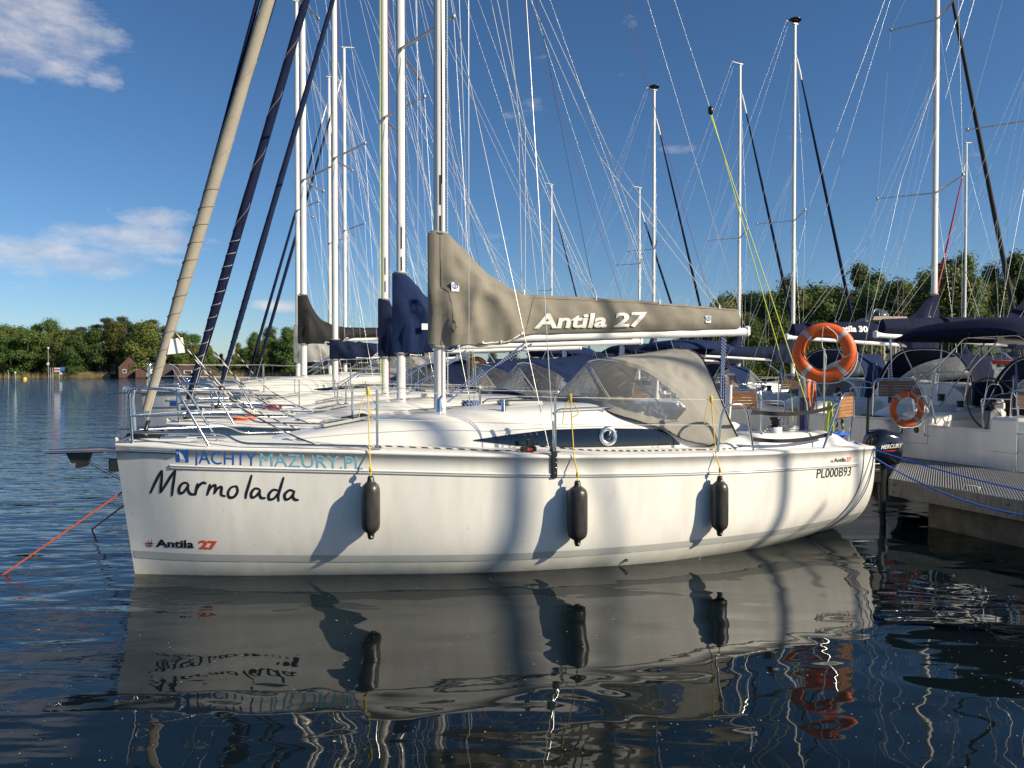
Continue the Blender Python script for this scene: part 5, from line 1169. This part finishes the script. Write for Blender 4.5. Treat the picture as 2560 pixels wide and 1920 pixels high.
# ------------------------------------------------------------------ fenders
def fender(px, pt, pb, rad, label, gap_extra=0.0, loop=True):
    """px column; pt, pb rows of top and bottom in the photograph"""
    w = 1.2
    for _ in range(20):
        s, z = tr(px, (pt + pb) / 2, w); _, zt = tr(px, pt, w); w = .5 * w + .5 * (hull_half(s, zt - .12) + rad + .006)
    _, zt = tr(px, pt, w); _, zb = tr(px, pb, w); L = zt - zb
    r = root('fender', label, 'fender', W(s, -w, zb), TH, 'black fenders hanging on the near hull')
    b = MB(); b.lathe([(.0, 0), (.022, .0), (.030, .02), (.034, .05), (rad * .62, .068), (rad * .86, .088), (rad * .975, .118), (rad, .15), (rad * 1.015, L / 2), (rad, L - .15), (rad * .975, L - .118), (rad * .86, L - .088), (rad * .62, L - .068), (.034, L - .05), (.030, L - .02), (.022, L), (0, L)], n=28)
    b.build('fender_body', RUB, r)
    b = MB()
    for z in (.024, L - .024): b.lathe([(.0, -.036), (.0105, -.036), (.0105, .036), (0, .036)], (0, 0, z), (0, 1, 0), 12)
    b.build('eyelet', WHITEP if False else GREYC, r)
    top = Vector((0, (w - (Bd(s) - .07)), (Hd(s) + .56) - zb)); edge = Vector((0, w - (Bd(s) + .018), Hd(s) - .01 - zb))
    P = [Vector((0, -.03, L - .028)), Vector((0, .0, L + .0)), Vector((0, .0, L + .07)), edge, top]
    b = MB(); b.tube(P, .0055, 6); b.lathe([(0, -.03), (.014, -.02), (.016, 0), (.012, .02), (0, .03)], (0, 0, L + .06), n=8); b.lathe([(0, -.05), (.018, -.03), (.014, 0), (.02, .02), (0, .04)], top, n=8)
    if loop:
        b.tube(smooth_path([top, top + Vector((-.06, -.01, -.10)), top + Vector((-.09, -.01, -.26))], 5), .0045, 5); b.tube(smooth_path([top + Vector((0, -.01, -.03)), top + Vector((.07, -.01, -.12)), top + Vector((.07, -.01, -.17)), top + Vector((0, -.01, -.20))], 5), .0045, 5)
    b.build('lanyard', ROPEY, r)
fender(926, 1190, 1349, .085, 'black fender nearest the bow, below the end of the blue lettering')
fender(1444, 1202, 1366, .097, 'black fender amidships, just right of the black chainplate')
fender(1801, 1190, 1341, .085, 'black fender nearest the stern of the near hull')

# ------------------------------------------------------------------ lifebuoys
def lifebuoy(label, loc, rz, tilt, R0, r0, holder=None):
    r = root('lifebuoy', label, 'lifebuoy', loc, 0); r.rotation_euler = (tilt, 0, rz)
    b = MB(); n = 56; b.tube([(R0 * math.cos(2 * math.pi * k / n), 0, R0 * math.sin(2 * math.pi * k / n)) for k in range(n)], r0, 18, closed=True, flat=.82); b.build('buoy_ring', BUOYO, r)
    for q in (47, 133, 227, 313):
        b = MB(); b.tube([(R0 * math.cos(R(q + d)), 0, R0 * math.sin(R(q + d))) for d in (-5, -2.5, 0, 2.5, 5)], r0 * 1.015, 18, flat=.82, caps=False); b.build('reflective_band', BAND, r)
    b = MB(); P = []
    for q in range(0, 361, 6): 
        f = abs(math.sin(R(q * 2))); rr_ = R0 + r0 * (1.02 + .16 * f); P.append((rr_ * math.cos(R(q)), -.03 - .03 * f, rr_ * math.sin(R(q)) - .02 * f))
    b.tube(P[34:], .007, 6)
    b.tube(smooth_path([(-.02, -r0, R0 + .03), (-.03, -r0 * .9, R0 - .2), (.02, -r0 * .6, -.05), (.01, -r0 * .6, -R0 + .08)], 8), .006, 5)
    b.tube(smooth_path([(.02, -r0, R0 + .04), (.14, -r0 * 1.0, R0 - .08), (.15, -.05, .10), (.22, -.06, -.05), (R0 + .02, -r0 * .8, -.02)], 8), .006, 5); b.build('grab_line', ROPEW, r)
    return r
lifebuoy('large orange lifebuoy with grey bands hanging on a pole above the near stern', at(2060, 882, 9.55), -.34, 0.0, .30, .085)
lifebuoy('orange lifebuoy turned half sideways on the stern of the yacht with the steering wheel', at(2268, 1022, 12.1), .12, .05, .245, .055)
lifebuoy('faded orange lifebuoy half hidden behind the big one, low beside the yellow lines', at(2026, 983, 12.3), 1.0, 0, .25, .055)
lifebuoy('orange lifebuoy on a yacht stern seen through the rigging left of the blue sprayhoods', at(1192, 922, 18), .5, 0, .24, .06)

# ------------------------------------------------------------------ ropes of the place
def rope(label, P, rr, material, name='mooring_line', cat='rope', group=None):
    b = MB(); b.tube(P, rr, 7); tag(b.build(name, material), label, cat, group)
def deck_coil(label, s_, v_, z_, rad, col, turns=5, seed=0):
    q = random.Random(seed); P = []
    for i in range(turns * 14):
        a = i * 2 * math.pi / 14; rr_ = rad * (.65 + .35 * q.random()) ; P.append(W(s_ + rr_ * math.cos(a) * 1.3, v_ + rr_ * math.sin(a), z_ + .012 * (i // 14) + .006 * q.random()))
    rope(label, smooth_path(P, 3), .0075, col, 'coiled_rope')
deck_coil('coil of white rope on the second deck beside its mast foot', 3.55, 2.72, 1.58, .13, ROPEW, seed=1)
deck_coil('small coil of flecked rope on the near coachroof by the mast foot', 3.42, .18, 1.57, .08, ROPENB, seed=2)
deck_coil('coil of red rope on the third foredeck', 1.0 + .38, 5.8, 1.30, .13, ROPERED, seed=3)
deck_coil('coil of orange rope on the second foredeck', .95, 2.85, 1.29, .12, ROPEO, seed=4)
deck_coil('coil of black and white rope on the fourth coachroof', 3.0, 8.8, 1.60, .14, ROPEBW, seed=5)
deck_coil('coil of white rope tidied on the near cockpit coaming', 7.0, -.85, 1.27, .09, ROPEW, seed=6)
stern = W(7.78, -1.0, 1.12)
rope('blue mooring line from the near stern cleat to the pier, upper of the two', sag(stern, W(9.5, -4.2, .62), .16, 24), .0085, ROPEBL)
rope('blue mooring line from the near stern cleat to the pier, lower of the two', sag(stern + Vector((.02, 0, -.03)), W(9.15, -3.4, .60), .34, 24), .0085, ROPEBL)
P = []
rr = random.Random(11)
for i in range(260): a = i * .45; P.append(W(7.74 + .10 * math.cos(a) + rr.uniform(-.02, .02), -.80 + .07 * math.sin(a * 1.03) + .03 * math.sin(a * .1), 1.15 + .05 * math.sin(a * .5 + 1) ** 2 + .03 * (i % 5) / 5))
rope('bundle of blue rope heaped round the near stern cleat', smooth_path(P, 3), .008, ROPEBL, 'coiled_rope')
for off, lab in ((0, 'thin dark line hanging over the near stern quarter, left of the pair'), (.17, 'thin dark line hanging over the near stern quarter, right of the pair')):
    Q = []
    for i in range(15):
        z = 1.09 - 1.10 * i / 14; s_ = 7.72 + off - (.55 + off * .4) * (i / 14) ** 2.4; Q.append(W(s_, -(hull_half(min(s_, 7.895), z) + .006 + (.01 if i == 0 else 0)), z))
    rope(lab, Q, .0035, mat('thin_line', (.06, .07, .14), .7))
rope('orange and red bow line running from the near stem down into the water', [W(-.02, -.02, .82), at(150, 1325, 6.6) * .5 + W(-.02, -.02, .82) * .5] and [W(-.06, -.03, .83), Vector((-4.93, 7.10, -.02))], .009, ROPEO)
rope('thin orange line entering the water beside the near stem', [W(-.05, .05, .70), Vector((-5.25, 9.2, -.02))], .009, ROPEO)
for (px, y0, y1, d, col, nm) in ((2075, 1005, 1120, 9.3, ROPELIME, 'hank of lime green rope hanging on the near stern rail'), (2100, 980, 1090, 9.6, ROPEBW, 'hank of dark flecked rope hanging behind the lime green one'), (2188, 905, 965, 13.5, ROPENB, 'hank of blue grey rope hanging on the boom end behind the wooden seat'), (1955, 905, 950, 14.5, ROPENB, 'hank of blue rope on a boom behind the yellow lines')):
    a, c = at(px, y0, d), at(px, y1, d); Q = []
    for i in range(90): t = i * .7; Q.append(a.lerp(c, .5 - .5 * math.cos(t)) + Vector((.035 * math.sin(t * .5) + .01 * math.sin(i * 2.1), .03 * math.cos(t * .53), 0)))
    rope(nm, smooth_path(Q, 3), .007, col, 'coiled_rope')
a = W(7.55, -1.05, 1.2)
print('objects', len(bpy.data.objects))
